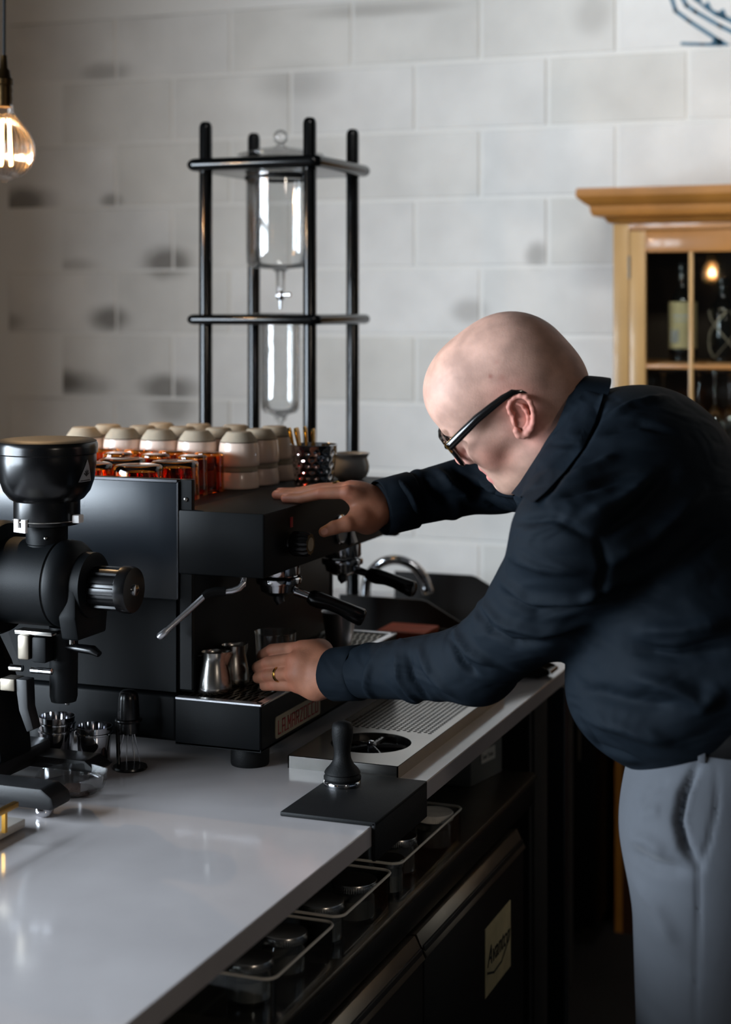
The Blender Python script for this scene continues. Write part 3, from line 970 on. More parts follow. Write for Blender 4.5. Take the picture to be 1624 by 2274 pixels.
G().lathe([(0, CZ + .046), (.06, CZ + .046), (.065, CZ + .06), (.06, CZ + .2), (.03, CZ + .25), (.028, CZ + .3), (.026, CZ + .3), (.026, CZ + .25), (.056, CZ + .198), (.061, CZ + .06), (0, CZ + .05)], (cx, cy, 0), 36).put('glass_carafe', M['clear_glass'], t, 60)

# ================================================================ grinder
GY = 2.28
t = thing('coffee_grinder', (-1.5, GY, CZ), 'black coffee grinder with round hopper and fluted dial beside the machine', 'grinder')
hx = -1.402
G().lathe([(0, 1.452), (.06, 1.4555), (.076, 1.4545), (.0785, 1.451), (.079, 1.446), (.079, 1.437), (.0765, 1.435), (.0765, 1.432), (.0768, 1.428), (.0765, 1.42), (.0735, 1.395), (.0675, 1.378), (.058, 1.366), (.0515, 1.362),
           (.0515, 1.33), (.0505, 1.326), (.045, 1.3245), (0, 1.3245)], (hx, GY, 0), 56).put('hopper', M['black_plastic'], t, 50)
G().lathe([(0, 1.4555), (.055, 1.4585), (.072, 1.457), (.077, 1.4545), (.07, 1.453), (0, 1.452)], (hx, GY, 0), 48).put('hopper_lid', M['dark_wood'], t)
G().lathe([(0, 1.326), (.0325, 1.326), (.0325, 1.296), (.0345, 1.295), (.0345, 1.283), (0, 1.28)], (hx, GY, 0), 40).put('hopper_neck', M['black_metal'], t)
for an in (-62, 62):
    d = np.array((math.cos(math.radians(an)), math.sin(math.radians(an)), 0))
    G().sphere(np.array((hx, GY, 1.307)) + d * .0325, .0032, 10, 6).put('neck_screw', M['steel'], t)
# white slide latches at the collar
def latch(ang, w):
    d = np.array((math.cos(ang), math.sin(ang), 0)); s = np.array((-d[1], d[0], 0)); c = np.array((hx, GY, 1.327))
    g = G()
    for u0, u1, v0, v1 in ((-w, -w * .3, -.008, .010), (w * .3, w, -.008, .010), (-w, w, -.010, -.003)):
        P = []
        for q in (.05, .0545):
            for u, v in ((u0, v0), (u1, v0), (u1, v1), (u0, v1)):
                P.append(c + d * q + s * u + np.array((0, 0, v)))
        g.add(P, [(0, 1, 2, 3), (7, 6, 5, 4), (0, 4, 5, 1), (1, 5, 6, 2), (2, 6, 7, 3), (3, 7, 4, 0)])
    return g.put('slide_latch', M['white_plastic'], t, None, label='white plastic slide latch')
latch(math.radians(-108), .0135)
g = G().box(hx + .051, hx + .064, GY - .012, GY + .004, 1.330, 1.3425, .002)
g.put('slide_latch', M['white_plastic'], t, label='white plastic slide latch')
G().tube(arc((hx, GY, 1.3325), .0519, -150, -8, 24, 'xy'), .0011, 8).put('collar_wire', M['steel'], t)
# maker's sticker: a silver triangle with a small rayed hand
sa = math.radians(-6)
zb_, zt_ = 1.3945, 1.4285
g = G()
N_ = 8
V, F = [], []
for i in range(N_ + 1):
    z = zb_ + (zt_ - zb_) * i / N_
    hw = .0165 * (1 - i / N_) + .0002
    for k in range(7):
        rad = np.interp(z, [1.378, 1.395, 1.42, 1.432], [.0675, .0735, .0765, .0768]) + .0006
        a_ = sa + hw * (k / 3 - 1) / .0765
        V.append((hx + rad * math.cos(a_), GY + rad * math.sin(a_), z))
for i in range(N_):
    for k in range(6):
        F.append((i * 7 + k, i * 7 + k + 1, (i + 1) * 7 + k + 1, (i + 1) * 7 + k))
st = obj('hopper_sticker', V, F, M['silver_print'], t, None, label='silver triangular sticker')
def f_st(u, v, l):
    z = zb_ + v
    rad = np.interp(z, [1.378, 1.395, 1.42, 1.432], [.0675, .0735, .0765, .0768]) + .0009 + l
    a_ = sa + u / .0765
    return np.array((hx + rad * math.cos(a_), GY + rad * math.sin(a_), z))
g = strokes(G(), [[(0, .009), (math.sin(q) * .0065, .009 + math.cos(q) * .0085)] for q in (-1.1, -.55, 0, .55, 1.1)], .0016, f_st, .0002)
strokes(g, [[(-.012 + .003 * k, .002), (-.0105 + .003 * k, .002)] for k in range(8)], .0012, f_st, .0002)
g.put('sticker_print', M['ink'], st, None)
# motor body and grinding head
G().lathe([(0, -1.95), (.07, -1.95), (.089, -1.94), (.089, -1.482), (.085, -1.473), (.066, -1.471), (0, -1.471)], (0, GY, 1.238), 56, 'x').put('motor', M['black_metal'], t, 40)
G().lathe([(0, -1.475), (.066, -1.475), (.0672, -1.47), (.0672, -1.375), (.0655, -1.373), (.0655, -1.371), (0, -1.371)], (0, GY, 1.235), 56, 'x').put('grinding_chamber', M['black_metal'], t, 40)
G().lathe([(0, -1.3705), (.0672, -1.3705), (.068, -1.368), (.066, -1.352), (.054, -1.336), (.05, -1.334), (.05, -1.318), (.042, -1.315), (0, -1.315)], (0, GY, 1.235), 56, 'x').put('front_flange', M['black_metal'], t, 40)
G().prism([(GY - .04, 1.155), (GY + .045, 1.155), (GY + .052, 1.2), (GY + .05, 1.235), (GY - .05, 1.235), (GY - .05, 1.19)], 'x', -1.352, -1.322, .004).put('front_casting', M['black_metal'], t)
fl = lambda a, i: 1 - (.085 * (abs(((a / (2 * math.pi) * 12) % 1) - .5) < .2) if 1 <= i <= 3 else 0)
dial = G().lathe([(0, -1.32), (.032, -1.318), (.034, -1.312), (.034, -1.268), (.0362, -1.266), (.0362, -1.253), (.034, -1.2485), (.02, -1.2475), (0, -1.2475)], (0, GY, 1.231), 96, 'x', fl).put('adjustment_dial', M['black_plastic'], t, 35)
G().lathe([(0, -1.2477), (.009, -1.2477), (.0085, -1.2445), (.0, -1.2435)], (0, GY, 1.231), 20, 'x').put('dial_screw', M['chrome'], dial)
# outlet, knocker and lever underneath
G().box(-1.432, -1.366, GY - .045, GY - .02, 1.160, 1.166, .001).put('chrome_plate', M['steel'], t)
G().box(-1.424, -1.404, GY - .05, GY - .03, 1.122, 1.160, .003).put('clamp_bracket', M['steel_dull'], t)
G().box(-1.402, -1.376, GY - .046, GY - .014, 1.118, 1.158, .004).put('outlet_block', M['black_metal'], t)
for dx, dz in ((-.026, -.014), (.012, -.015), (.026, -.015)):
    G().lathe([(0, -.012), (.005, -.011), (.005, .011), (0, .012)], (-1.402 + dx, GY - .046, 1.122 + dz), 16, 'x').put('clamp_pin', M['chrome'], t)
G().box(-1.45, -1.424, GY - .058, GY - .028, 1.074, 1.093, .002).put('clamp_arm', M['steel_dull'], t)
G().prism([(-1.424, 1.093), (-1.404, 1.093), (-1.402, 1.05), (-1.392, 1.018), (-1.404, 1.013), (-1.418, 1.045), (-1.422, 1.07)], 'y', GY - .055, GY - .032, .002).put('bag_clamp', M['charcoal'], t)
G().lathe([(0, 1.052), (.0195, 1.052), (.0215, 1.06), (.0225, 1.168), (0, 1.168)], (-1.372, GY, 0), 36).put('outlet_tube', M['black_metal'], t)
G().tube([(-1.352, GY - .01, 1.158), (-1.352, GY - .01, 1.136)], .005, 10).put('spring_post', M['steel'], t)
G().tube([(-1.362, GY - .012, 1.139), (-1.34, GY - .014, 1.139), (-1.31, GY - .018, 1.1385), (-1.298, GY - .019, 1.133)], [.005, .0085, .0095, .006], 14, flat=.75).put('lever', M['black_plastic'], t, 60)
# stand
G().prism([(-1.56, .955), (-1.455, .955), (-1.4625, 1.02), (-1.492, 1.10), (-1.53, 1.165), (-1.6, 1.165), (-1.6, 1.0)], 'y', GY - .045, GY + .045, .006).put('column', M['black_metal'], t)
for y, x1, zz, nm in ((GY - .115, -1.304, .957, 'base_arm'), (GY + .085, -1.348, .944, 'base_arm')):
    G().prism([(-1.62, CZ + .016), (x1 - .006, CZ + .016), (x1, CZ + .022), (x1 - .004, zz - .012), (x1 - .022, zz), (-1.62, zz)], 'y', y - .026, y + .026, .005).put(nm, M['charcoal'], t)
    G().lathe([(0, 0), (.010, 0), (.0135, .003), (.0145, .009), (.0135, .016), (0, .016)], (x1 - .032, y, CZ), 24).put('foot', M['chrome'], t)
    G().lathe([(0, 0), (.010, 0), (.0135, .003), (.0145, .009), (.0135, .016), (0, .016)], (-1.59, y, CZ), 24).put('foot', M['chrome'], t)
G().box(-1.64, -1.46, GY - .14, GY + .11, CZ + .018, .962, .008).put('base_bridge', M['charcoal'], t)

# steel dosing cups behind the grinder
def dosing(x, y, z, lab, grp='steel dosing cups behind the grinder'):
    p = thing('dosing_cup', (x, y, z), lab, 'cup', grp)
    G().lathe([(0, 0), (.0245, 0), (.0255, .002), (.0282, .05), (.0282, .052), (.031, .0535), (.031, .0555), (.0288, .0565), (.0296, .0655), (.0288, .0655), (.0272, .05), (.0245, .003), (0, .003)], (x, y, z), 44).put('body', M['chrome'], p, 40)
dosing(-1.472, 2.425, CZ, 'lowest steel dosing cup of the nested stack behind the grinder foot')
dosing(-1.472, 2.425, CZ + .0125, 'topmost steel dosing cup of the nested stack')
dosing(-1.406, 2.432, CZ, 'single steel dosing cup right of the nested stack')

# needle distribution tool on its stand
sx, sy = -1.342, 2.437
t = thing('needle_stand', (sx, sy, CZ), 'small black disc stand holding the needle tool', 'stand')
G().lathe([(0, 0), (.0275, 0), (.0285, .002), (.0275, .005), (0, .005)], (sx, sy, CZ), 32).put('base', M['black_plastic'], t)
hc = np.array((-1.353, 2.452, 0))
G().tube([(sx - .022, sy + .002, CZ + .004), (hc[0] - .021, hc[1], .975), (hc[0] - .02, hc[1], .985)], .0035, 10).put('arm', M['black_plastic'], t)
G().tube(arc((hc[0], hc[1], .985), .0195, 0, 360, 24, 'xy'), .003, 8, cap=False).put('ring', M['black_plastic'], t)
t = thing('needle_tool', (hc[0], hc[1], CZ + .012), 'black handled coffee stirring tool with thin wire needles', 'tool')
G().lathe([(0, .965), (.0175, .965), (.0185, .975), (.0178, 1.0), (.0165, 1.02), (.0148, 1.03), (.010, 1.034), (0, 1.0345)], (hc[0], hc[1], 0), 28).put('handle', M['black_plastic'], t, 50)
for k in range(9):
    a = 2 * math.pi * k / 9
    p0 = np.array((hc[0] + .009 * math.cos(a), hc[1] + .009 * math.sin(a), .966))
    p1 = np.array((hc[0] + .021 * math.cos(a), hc[1] + .014 * math.sin(a), CZ + .008))
    G().tube([p0, p1], .00045, 5).put('needle', M['chrome'], t)

# faceted glass dish with coffee grounds
dx, dy = -1.362, 2.287
t = thing('glass_dish', (dx, dy, CZ), 'clear eight sided glass dish under the grinder outlet', 'dish')
G().lathe([(0, 0), (.038, 0), (.056, .012), (.0575, .03), (.0555, .03), (.0535, .0135), (.037, .003), (0, .003)], (dx, dy, CZ), 8).put('body', M['clear_glass'], t, None)
gr = thing('coffee_grounds', (dx, dy, CZ + .0035), 'loose brown coffee grounds in the glass dish', 'coffee grounds', kind='stuff')
gr2 = G().lathe([(0, .009), (.012, .0085), (.022, .006), (.03, .002), (.033, 0), (0, 0)], (dx + .006, dy - .004, CZ + .0035), 40, 'z', lambda a, i: 1 + .12 * math.sin(5 * a + i) + .06 * math.sin(13 * a)).put('heap', M['grounds'], gr, 60)
gr2['kind'] = 'stuff'

# marble tray with brass handle at the left edge
t = thing('marble_tray', (-1.42, 1.96, CZ), 'white marble serving board with a brass bar handle', 'serving board')
G().box(-1.6, -1.327, 1.78, 2.10, CZ + .003, CZ + .015, .0015).put('board', M['marble'], t)
G().box(-1.59, -1.34, 1.79, 2.09, CZ, CZ + .003).put('pad', M['black_rubber'], t)
hb = at(10, 1800, 2.035)
g = G()
for y in (1.86, 2.035): g.box(hb[0] - .003, hb[0] + .003, y - .003, y + .003, CZ + .0145, CZ + .045)
g.box(hb[0] - .0045, hb[0] + .0045, 1.83, 2.065, CZ + .0425, CZ + .0505, .001)
g.put('handle', M['brass'], t, label='brass bar handle')

# pendant lamps
def pendant(c, label, watts):
    t = thing('pendant_lamp', tuple(c), label, 'lamp', 'glowing ribbed pendant bulbs')
    x, y, z = c
    G().tube([(x, y, z + .16), (x + .001, y, z + .6), (x - .002, y, RZ1)], .0032, 8).put('cord', M['cord'], t)
    G().lathe([(0, .175), (.006, .175), (.008, .15), (.012, .145), (.014, .132), (.0185, .128), (.0185, .118), (.0165, .116), (.0175, .105), (.0165, .1), (.0175, .09), (.0165, .084), (.0165, .074), (0, .074)], c, 28).put('socket', M['bulb_metal'], t)
    rib = lambda a, i: 1 + .03 * math.cos(32 * a) if 2 <= i <= 12 else 1
    G().lathe([(.0175, .078), (.019, .065), (.022, .058), (.036, .04), (.049, .022), (.057, .004), (.059, -.012), (.057, -.028), (.05, -.044), (.038, -.057), (.022, -.066), (.008, -.070), (.006, -.073), (0, -.074)], c, 192, 'z', rib).put('ribbed_globe', M['bulb_glass'], t, 179)
    g = G()
    for k in range(5):
        a = 2 * math.pi * k / 5
        g.tube([(x + .012 * math.cos(a), y + .012 * math.sin(a), z + .05), (x + .017 * math.cos(a), y + .017 * math.sin(a), z - .04)], .0028, 8)
    g.put('filament', M['filament'], t)
    l = bpy.data.lights.new('bulb_glow', 'POINT')
    l.energy, l.color, l.shadow_soft_size = watts, (1.0, .72, .42), .006
    o = bpy.data.objects.new('bulb_glow', l)
    COL.objects.link(o)
    o.parent = t
pendant(at(9, 322, 2.83), 'glowing ribbed glass bulb hanging on a black cord', 13)

pendant((-1.78, -2.0, 1.893), 'glowing ribbed bulb seen only as a reflection in the cabinet glass', 4)

# ================================================================ glazed oak cabinet against the wall
CY = 4.42
t = thing('oak_cabinet', (-.38, 4.58, 0), 'oak display cabinet with moulded cornice and glazed doors', 'cabinet')
XL, XR = -.984, .23
z_l, z_h = .95, 1.905
g = G()
g.box(XL, XL + .02, CY + .02, WY - .005, 0, z_h).put('side_panel', M['oak'], t)
G().box(XR - .02, XR, CY + .02, WY - .005, 0, z_h).put('side_panel', M['oak'], t)
G().box(XL + .02, XR - .02, WY - .025, WY - .005, .9, z_h).put('back_panel', M['oak_inside'], t)
G().box(XL, XR, CY + .02, WY - .005, z_h - .02, z_h).put('top_panel', M['oak_inside'], t)
G().box(XL, XL + .042, CY, CY + .022, .9, z_h, .002).put('face_stile', M['oak_light'], t)
G().box(XR - .042, XR, CY, CY + .022, .9, z_h, .002).put('face_stile', M['oak_light'], t)
G().box(XL + .042, XR - .042, CY, CY + .022, 1.868, z_h, .002).put('face_rail', M['oak'], t)
cor = [(0, 1.885), (-.012, 1.888), (-.02, 1.9), (-.045, 1.905), (-.05, 1.915), (-.052, 1.93), (-.062, 1.936), (-.078, 1.95), (-.082, 1.956), (-.082, 1.972)]
V, F = [], []
for o, z in cor:
    o = min(o, -.001)
    V += [(XL + o, WY - .006, z), (XL + o, CY + o, z), (XR - o, CY + o, z), (XR - o, WY - .006, z)]
nC = len(cor)
for i in range(nC - 1):
    for j in range(3): F.append((4 * i + j, 4 * i + j + 1, 4 * i + j + 5, 4 * i + j + 4))
F += [(3, 2, 1, 0), tuple(range(4 * nC - 4, 4 * nC))]
obj('cornice', V, F, M['oak'], t, 30)
G().box(XL - .08, XR + .08, CY - .0815, WY - .006, 1.9715, 1.977, .001).put('cornice_board', M['oak'], t)
G().prism([(CY + .02, .0), (WY - .006, 0), (WY - .006, .9), (CY + .02, .9)], 'x', XL + .02, XR - .02).put('lower_case', M['oak_shaded'], t)
for x0, x1 in ((XL + .044, -.379), (-.375, XR - .044)):
    G().prism(rrect(x0 + .05, x1 - .05, .1, .8, .002, 2), 'y', CY + .006, CY + .02).put('lower_door', M['oak_shaded'], t)
    d = thing('glazed_door', ((x0 + x1) / 2, CY, 1.4), None, None)
    d.parent = t
    d.location = Vector(WL[d.name]) - WL[t.name]
    y0, y1 = CY - .001, CY + .02
    gx0, gx1, gz0, gz1 = x0 + .042, x1 - .042, .97, 1.809
    G().box(x0, gx0, y0, y1, .92, 1.866, .002).put('stile', M['oak_light'], d)
    G().box(gx1, x1, y0, y1, .92, 1.866, .002).put('stile', M['oak_light'], d)
    G().box(gx0, gx1, y0, y1, gz1, 1.866, .002).put('top_rail', M['oak'], d)
    G().box(gx0, gx1, y0, y1, .92, gz0, .002).put('bottom_rail', M['oak'], d)
    nx = 4
    for i in range(1, nx):
        x = gx0 + (gx1 - gx0) * i / nx
        G().box(x - .0055, x + .0055, y0 + .002, y1 - .004, gz0, gz1, .002).put('muntin', M['oak_light'], d)
    for z in (1.509, 1.24):
        G().box(gx0, gx1, y0 + .003, y1 - .004, z - .006, z + .006, .002).put('muntin', M['oak'], d)
    zs = [gz0, 1.24, 1.509, gz1]
    for i in range(nx):
        for j in range(3):
            xa, xb = gx0 + (gx1 - gx0) * i / nx, gx0 + (gx1 - gx0) * (i + 1) / nx
            G().box(xa + .004, xb - .004, CY + .010, CY + .0125, zs[j] + .005, zs[j + 1] - .005).put('pane', M['door_glass'], d, None)
for z in (1.77, 1.05):
    G().tube([(XL + .043, CY - .001, z - .03), (XL + .043, CY - .001, z + .03)], .004, 10).put('hinge', M['steel_dull'], t)
for z in (1.51, 1.24):
    G().box(XL + .021, XR - .021, CY + .045, WY - .026, z - .009, z + .009, .001).put('shelf', M['oak'], t)
G().box(XL + .021, XR - .021, CY + .025, WY - .026, .9, .92).put('shelf', M['oak'], t)
SZ = 1.5195


def bottle(px, Y, r, h, nm, label, glass):
    x = at(px, 700, Y)[0]
    p = thing(nm, (x, Y, SZ), label, 'bottle', 'bottles on the upper cabinet shelf')
    G().lathe([(0, 0), (r * .95, 0), (r, .004), (r, h * .6), (r * .9, h * .67), (r * .45, h * .74), (r * .38, h * .8), (r * .38, h * .94), (r * .45, h * .945), (r * .45, h * .97), (r * .38, h * .975), (0, h * .975)], (x, Y, SZ), 32).put('body', M[glass], p)
    G().lathe([(0, h * .9), (r * .43, h * .9), (r * .43, h), (0, h)], (x, Y, SZ), 20).put('cap', M['black_satin'], p)
    return p, x


p, x = bottle(1517, 4.53, .037, .262, 'label_bottle', 'dark bottle with a cream label behind the left pane', 'bottle_glass')
G().lathe([(.0373, .035), (.0376, .036), (.0376, .158), (.0373, .159)], (x, 4.53, SZ), 32).put('paper_label', M['cream_label'], p, label='cream paper label')
g = G()
for k in range(7): g.box(x - .024 + .003 * k, x - .0225 + .003 * k, 4.53 - .0385, 4.53 - .0372 + .0, SZ + .05, SZ + .085)
g.box(x - .02, x + .02, 4.53 - .0384, 4.53 - .0376, SZ + .12, SZ + .124).box(x - .016, x + .016, 4.53 - .0384, 4.53 - .0376, SZ + .108, SZ + .111)
g.put('label_print', M['silver_print'], p, None)
p, x = bottle(1607, 4.53, .036, .225, 'wicker_bottle', 'dark bottle wrapped in crossed straw straps', 'bottle_glass')
g = G()
for s in (1, -1):
    for ph in (0, 2.1, 4.2):
        g.tube([(x + .0372 * math.cos(ph + s * q * .5), 4.53 + .0372 * math.sin(ph + s * q * .5), SZ + .01 + q * .021) for q in range(7)], .003, 6, flat=.5)
g.tube([(x, 4.494, SZ + .14), (x - .03, 4.52, SZ + .13)], .003, 6).tube([(x, 4.494, SZ + .14), (x + .03, 4.52, SZ + .13)], .003, 6)
g.put('straw_straps', M['stoneware'], p, 60)
bottle(1690, 4.55, .036, .24, 'wine_bottle', 'plain dark bottle right of the straw wrapped one', 'bottle_glass')
# stemware hanging upside down under the shelf
zu = SZ - .0195
G().box(XL + .03, XR - .03, CY + .07, CY + .10, zu - .004, zu - .001).put('stemware_rack', M['oak_inside'], t)
glz = ['leftmost', 'second from the left', 'third from the left', 'fourth from the left', 'fifth from the left']
for k, px in enumerate((1474, 1552, 1588, 1622, 1660)):
    Y = 4.5 + .05 * (k % 2)
    x = at(px, 850, Y)[0]
    p = thing('wine_glass', (x, Y, zu - .19), 'wine glass hanging upside down in the cabinet, %s' % glz[k], 'wine glass', 'wine glasses hanging in the cabinet')
    z = zu - .006
    G().lathe([(0, z), (.03, z), (.0305, z - .0015), (.012, z - .005), (.004, z - .012), (.0032, z - .03), (.0032, z - .085), (.006, z - .092), (.022, z - .105), (.032, z - .125), (.034, z - .145), (.029, z - .182), (.028, z - .182), (.032, z - .145), (.03, z - .126), (.02, z - .108), (0, z - .096)],
              (x, Y, 0), 28).put('body', M['stem_glass'], p, 60)

# ================================================================ below the counter
FZ = .715
t = thing('bar_fridge', (-1.24, 2.57, 0), 'black two door bar refrigerator with steel top under the counter', 'refrigerator')
FX = -.9
G().box(-1.62, FX, 1.93, 3.34, FZ - .012, FZ, .003, 2).put('steel_top', M['steel_dull'], t, label='scratched steel worktop')
G().box(-1.6, FX - .004, 1.94, 3.335, FZ - .06, FZ - .012, .002).put('top_band', M['black_satin'], t)
G().box(-1.6, FX - .03, 1.95, 3.2, .1, FZ - .06).put('cabinet_body', M['black_satin'], t)
for y0, y1 in ((2.578, 3.172), (1.975, 2.57)):
    d = G().box(FX - .03, FX + .018, y0, y1, .13, .632, .003).put('door', M['black_satin'], t)
    G().prism([(FX - .012, .648), (FX + .004, .650), (FX + .022, .615), (FX + .0185, .612), (FX + .001, .638), (FX - .012, .640)], 'y', y0, y1, .0008, 1).put('handle', M['steel_dull'], d, label='angled steel pull handle')
for y in (2.0, 3.12):
    for x in (-1.5, -.97):
        G().lathe([(0, 0), (.02, 0), (.022, .05), (.015, .1), (0, .1)], (x, y, 0), 16).put('foot', M['black_rubber'], t)
y0, y1 = 2.905, 3.06
dd = [o for o in t.children if o.name.startswith('door')][0]
pl = G().box(FX + .0175, FX + .0195, 2.91, 3.075, .42, .545, .001).put('name_plate', M['cream_label'], dd, label='cream plate with dark script lettering')
cu = bpy.data.curves.new('fridge_lettering', 'FONT')
cu.body = 'Avantco'
cu.size = .05
cu.shear = .35
cu.extrude = .0003
cu.align_x = 'CENTER'
tmp = bpy.data.objects.new('fridge_lettering', cu)
COL.objects.link(tmp)
dg = bpy.context.evaluated_depsgraph_get()
me = bpy.data.meshes.new_from_object(tmp.evaluated_get(dg))
V = np.array([v.co for v in me.vertices])
F = [tuple(p.vertices) for p in me.polygons]
bpy.data.objects.remove(tmp)
bpy.data.meshes.remove(me)
V[:, 0] *= .85
V3 = np.stack([FX + .0202 + V[:, 2], 2.992 + V[:, 0], .472 + V[:, 1]], 1)
g = G().add(V3, F)
f_pl = lambda u, v, l: np.array((FX + .0198 + l, 2.992 + u, .472 + v))
strokes(g, [[(-.07, -.01), (-.03, -.022), (.02, -.02), (.06, .0), (.075, .02)]], .004, f_pl, .0004)
# the lettering belongs to the name plate, so it is kept in the plate's own mesh level
obj('plate_lettering', g.V, g.F, M['ink'], dd, None)

t = thing('label_box', (-1.05, 3.26, FZ), 'pale box with a handwritten label on the refrigerator top', 'box')
G().prism([(-1.1, 3.19), (-.995, 3.19), (-.969, 3.32), (-1.08, 3.33)], 'z', FZ, FZ + .098, .002, 1).put('body', M['grey_plastic'], t)
a, b = np.array((-.9945, 3.19)), np.array((-.9685, 3.32))
dn = (b - a) / np.linalg.norm(b - a)
f_lb = lambda u, v, l: np.array((*(a + dn * u + np.array((dn[1], -dn[0])) * (.0012 + l)), FZ + v))
g = strokes(G(), [[(.053, .05), (.085, .05)]], .026, f_lb, .0004)
g.put('paper_label', M['paper'], t, None, label='white paper label')
g = strokes(G(), [[(.046, .055), (.046, .045), (.050, .045), (.050, .05), (.046, .05)], [(.053, .045), (.055, .051), (.057, .045)], [(.059, .051), (.059, .045), (.062, .05)],
                  [(.071, .054), (.067, .054), (.067, .05), (.071, .05), (.071, .045), (.067, .045)], [(.074, .051), (.076, .045), (.078, .051)], [(.08, .045), (.082, .051), (.084, .045), (.087, .051), (.09, .045)]], .0011, f_lb, .0008)
g.put('handwriting', M['ink'], t, None)

# clear bins with jars
jar_n = 0
def jar(x, y, r, h, lidm, label):
    p = thing('lidded_jar', (x, y, FZ + .003), label, 'jar', 'jars in the clear bins under the counter')
    G().lathe([(0, 0), (r * .92, 0), (r * .97, .004), (r * .97, h * .66), (r * .9, h * .74), (r * .9, h * .8), (r * .86, h * .8), (r * .9, h * .6), (r * .9, .004), (0, .004)], (x, y, FZ + .003), 32).put('jar_body', M['dim_glass'], p, 50)
    G().lathe([(0, .004), (r * .88, .004), (r * .88, h * .55), (0, h * .55)], (x, y, FZ + .003), 28).put('contents', M['grey_plastic'], p, 50)
    kn = lambda a, i: 1 + (.012 * math.cos(60 * a) if 1 <= i <= 2 else 0)
    G().lathe([(0, h * .8), (r, h * .8), (r, h * .97), (r * .97, h), (r * .8, h - .0008), (0, h - .0008)], (x, y, FZ + .003), 120 if r > .03 else 48, 'z', kn).put('lid', M[lidm], p, 40)


def bin_(y0, y1, x0, x1, h, label):
    p = thing('clear_bin', ((x0 + x1) / 2, (y0 + y1) / 2, FZ), label, 'bin', 'clear bins on the refrigerator top')
    o = rrect(x0, x1, y0, y1, .018, 5)
    i_ = rrect(x0 + .0025, x1 - .0025, y0 + .0025, y1 - .0025, .016, 5)
    n = len(o)
    V = [(x, y, FZ + .0005) for x, y in o] + [(x, y, FZ + h) for x, y in o] + [(x, y, FZ + h) for x, y in i_] + [(x, y, FZ + .0025) for x, y in i_]
    F = [tuple(range(n - 1, -1, -1)), tuple(range(3 * n, 4 * n))]
    for k in range(n):
        k2 = (k + 1) % n
        for r in range(3):
            F.append((r * n + k, r * n + k2, (r + 1) * n + k2, (r + 1) * n + k))
    obj('body', V, F, M['dim_glass'], p, 40)
    G().tube([(x, y, FZ + h) for x, y in o] + [(o[0][0], o[0][1], FZ + h)], .0022, 6, cap=False).put('rim', M['paper'], p, 60)


bn = ['the one beneath the tamping mat', 'the second from the tamping mat', 'the third from the tamping mat', 'the fourth, nearest the viewer']
for k, (y0, y1) in enumerate(((2.525, 2.86), (2.275, 2.495), (2.03, 2.255), (1.94, 2.02))):
    if k < 3: bin_(y0, y1, -1.08, -.906, .062, 'clear plastic bin holding jars, ' + bn[k])
jar(-.945, 2.812, .034, .06, 'lid_white', 'jar with a white knurled lid at the far end of the bin under the mat')
jar(-.958, 2.664, .031, .06, 'steel', 'steel lidded jar just below the tamping mat')
jar(-.94, 2.568, .0255, .054, 'steel', 'small steel lidded jar at the near end of the bin under the mat')
jar(-.95, 2.44, .0355, .058, 'steel', 'wide steel lidded jar in the second bin')
jar(-.962, 2.335, .034, .058, 'steel', 'jar under the counter edge in the second bin')
jar(-.966, 2.205, .033, .056, 'steel', 'jar at the far end of the third bin')
jar(-.972, 2.1, .033, .056, 'steel', 'jar at the near end of the third bin')

# ================================================================ the man
F32 = np.float32


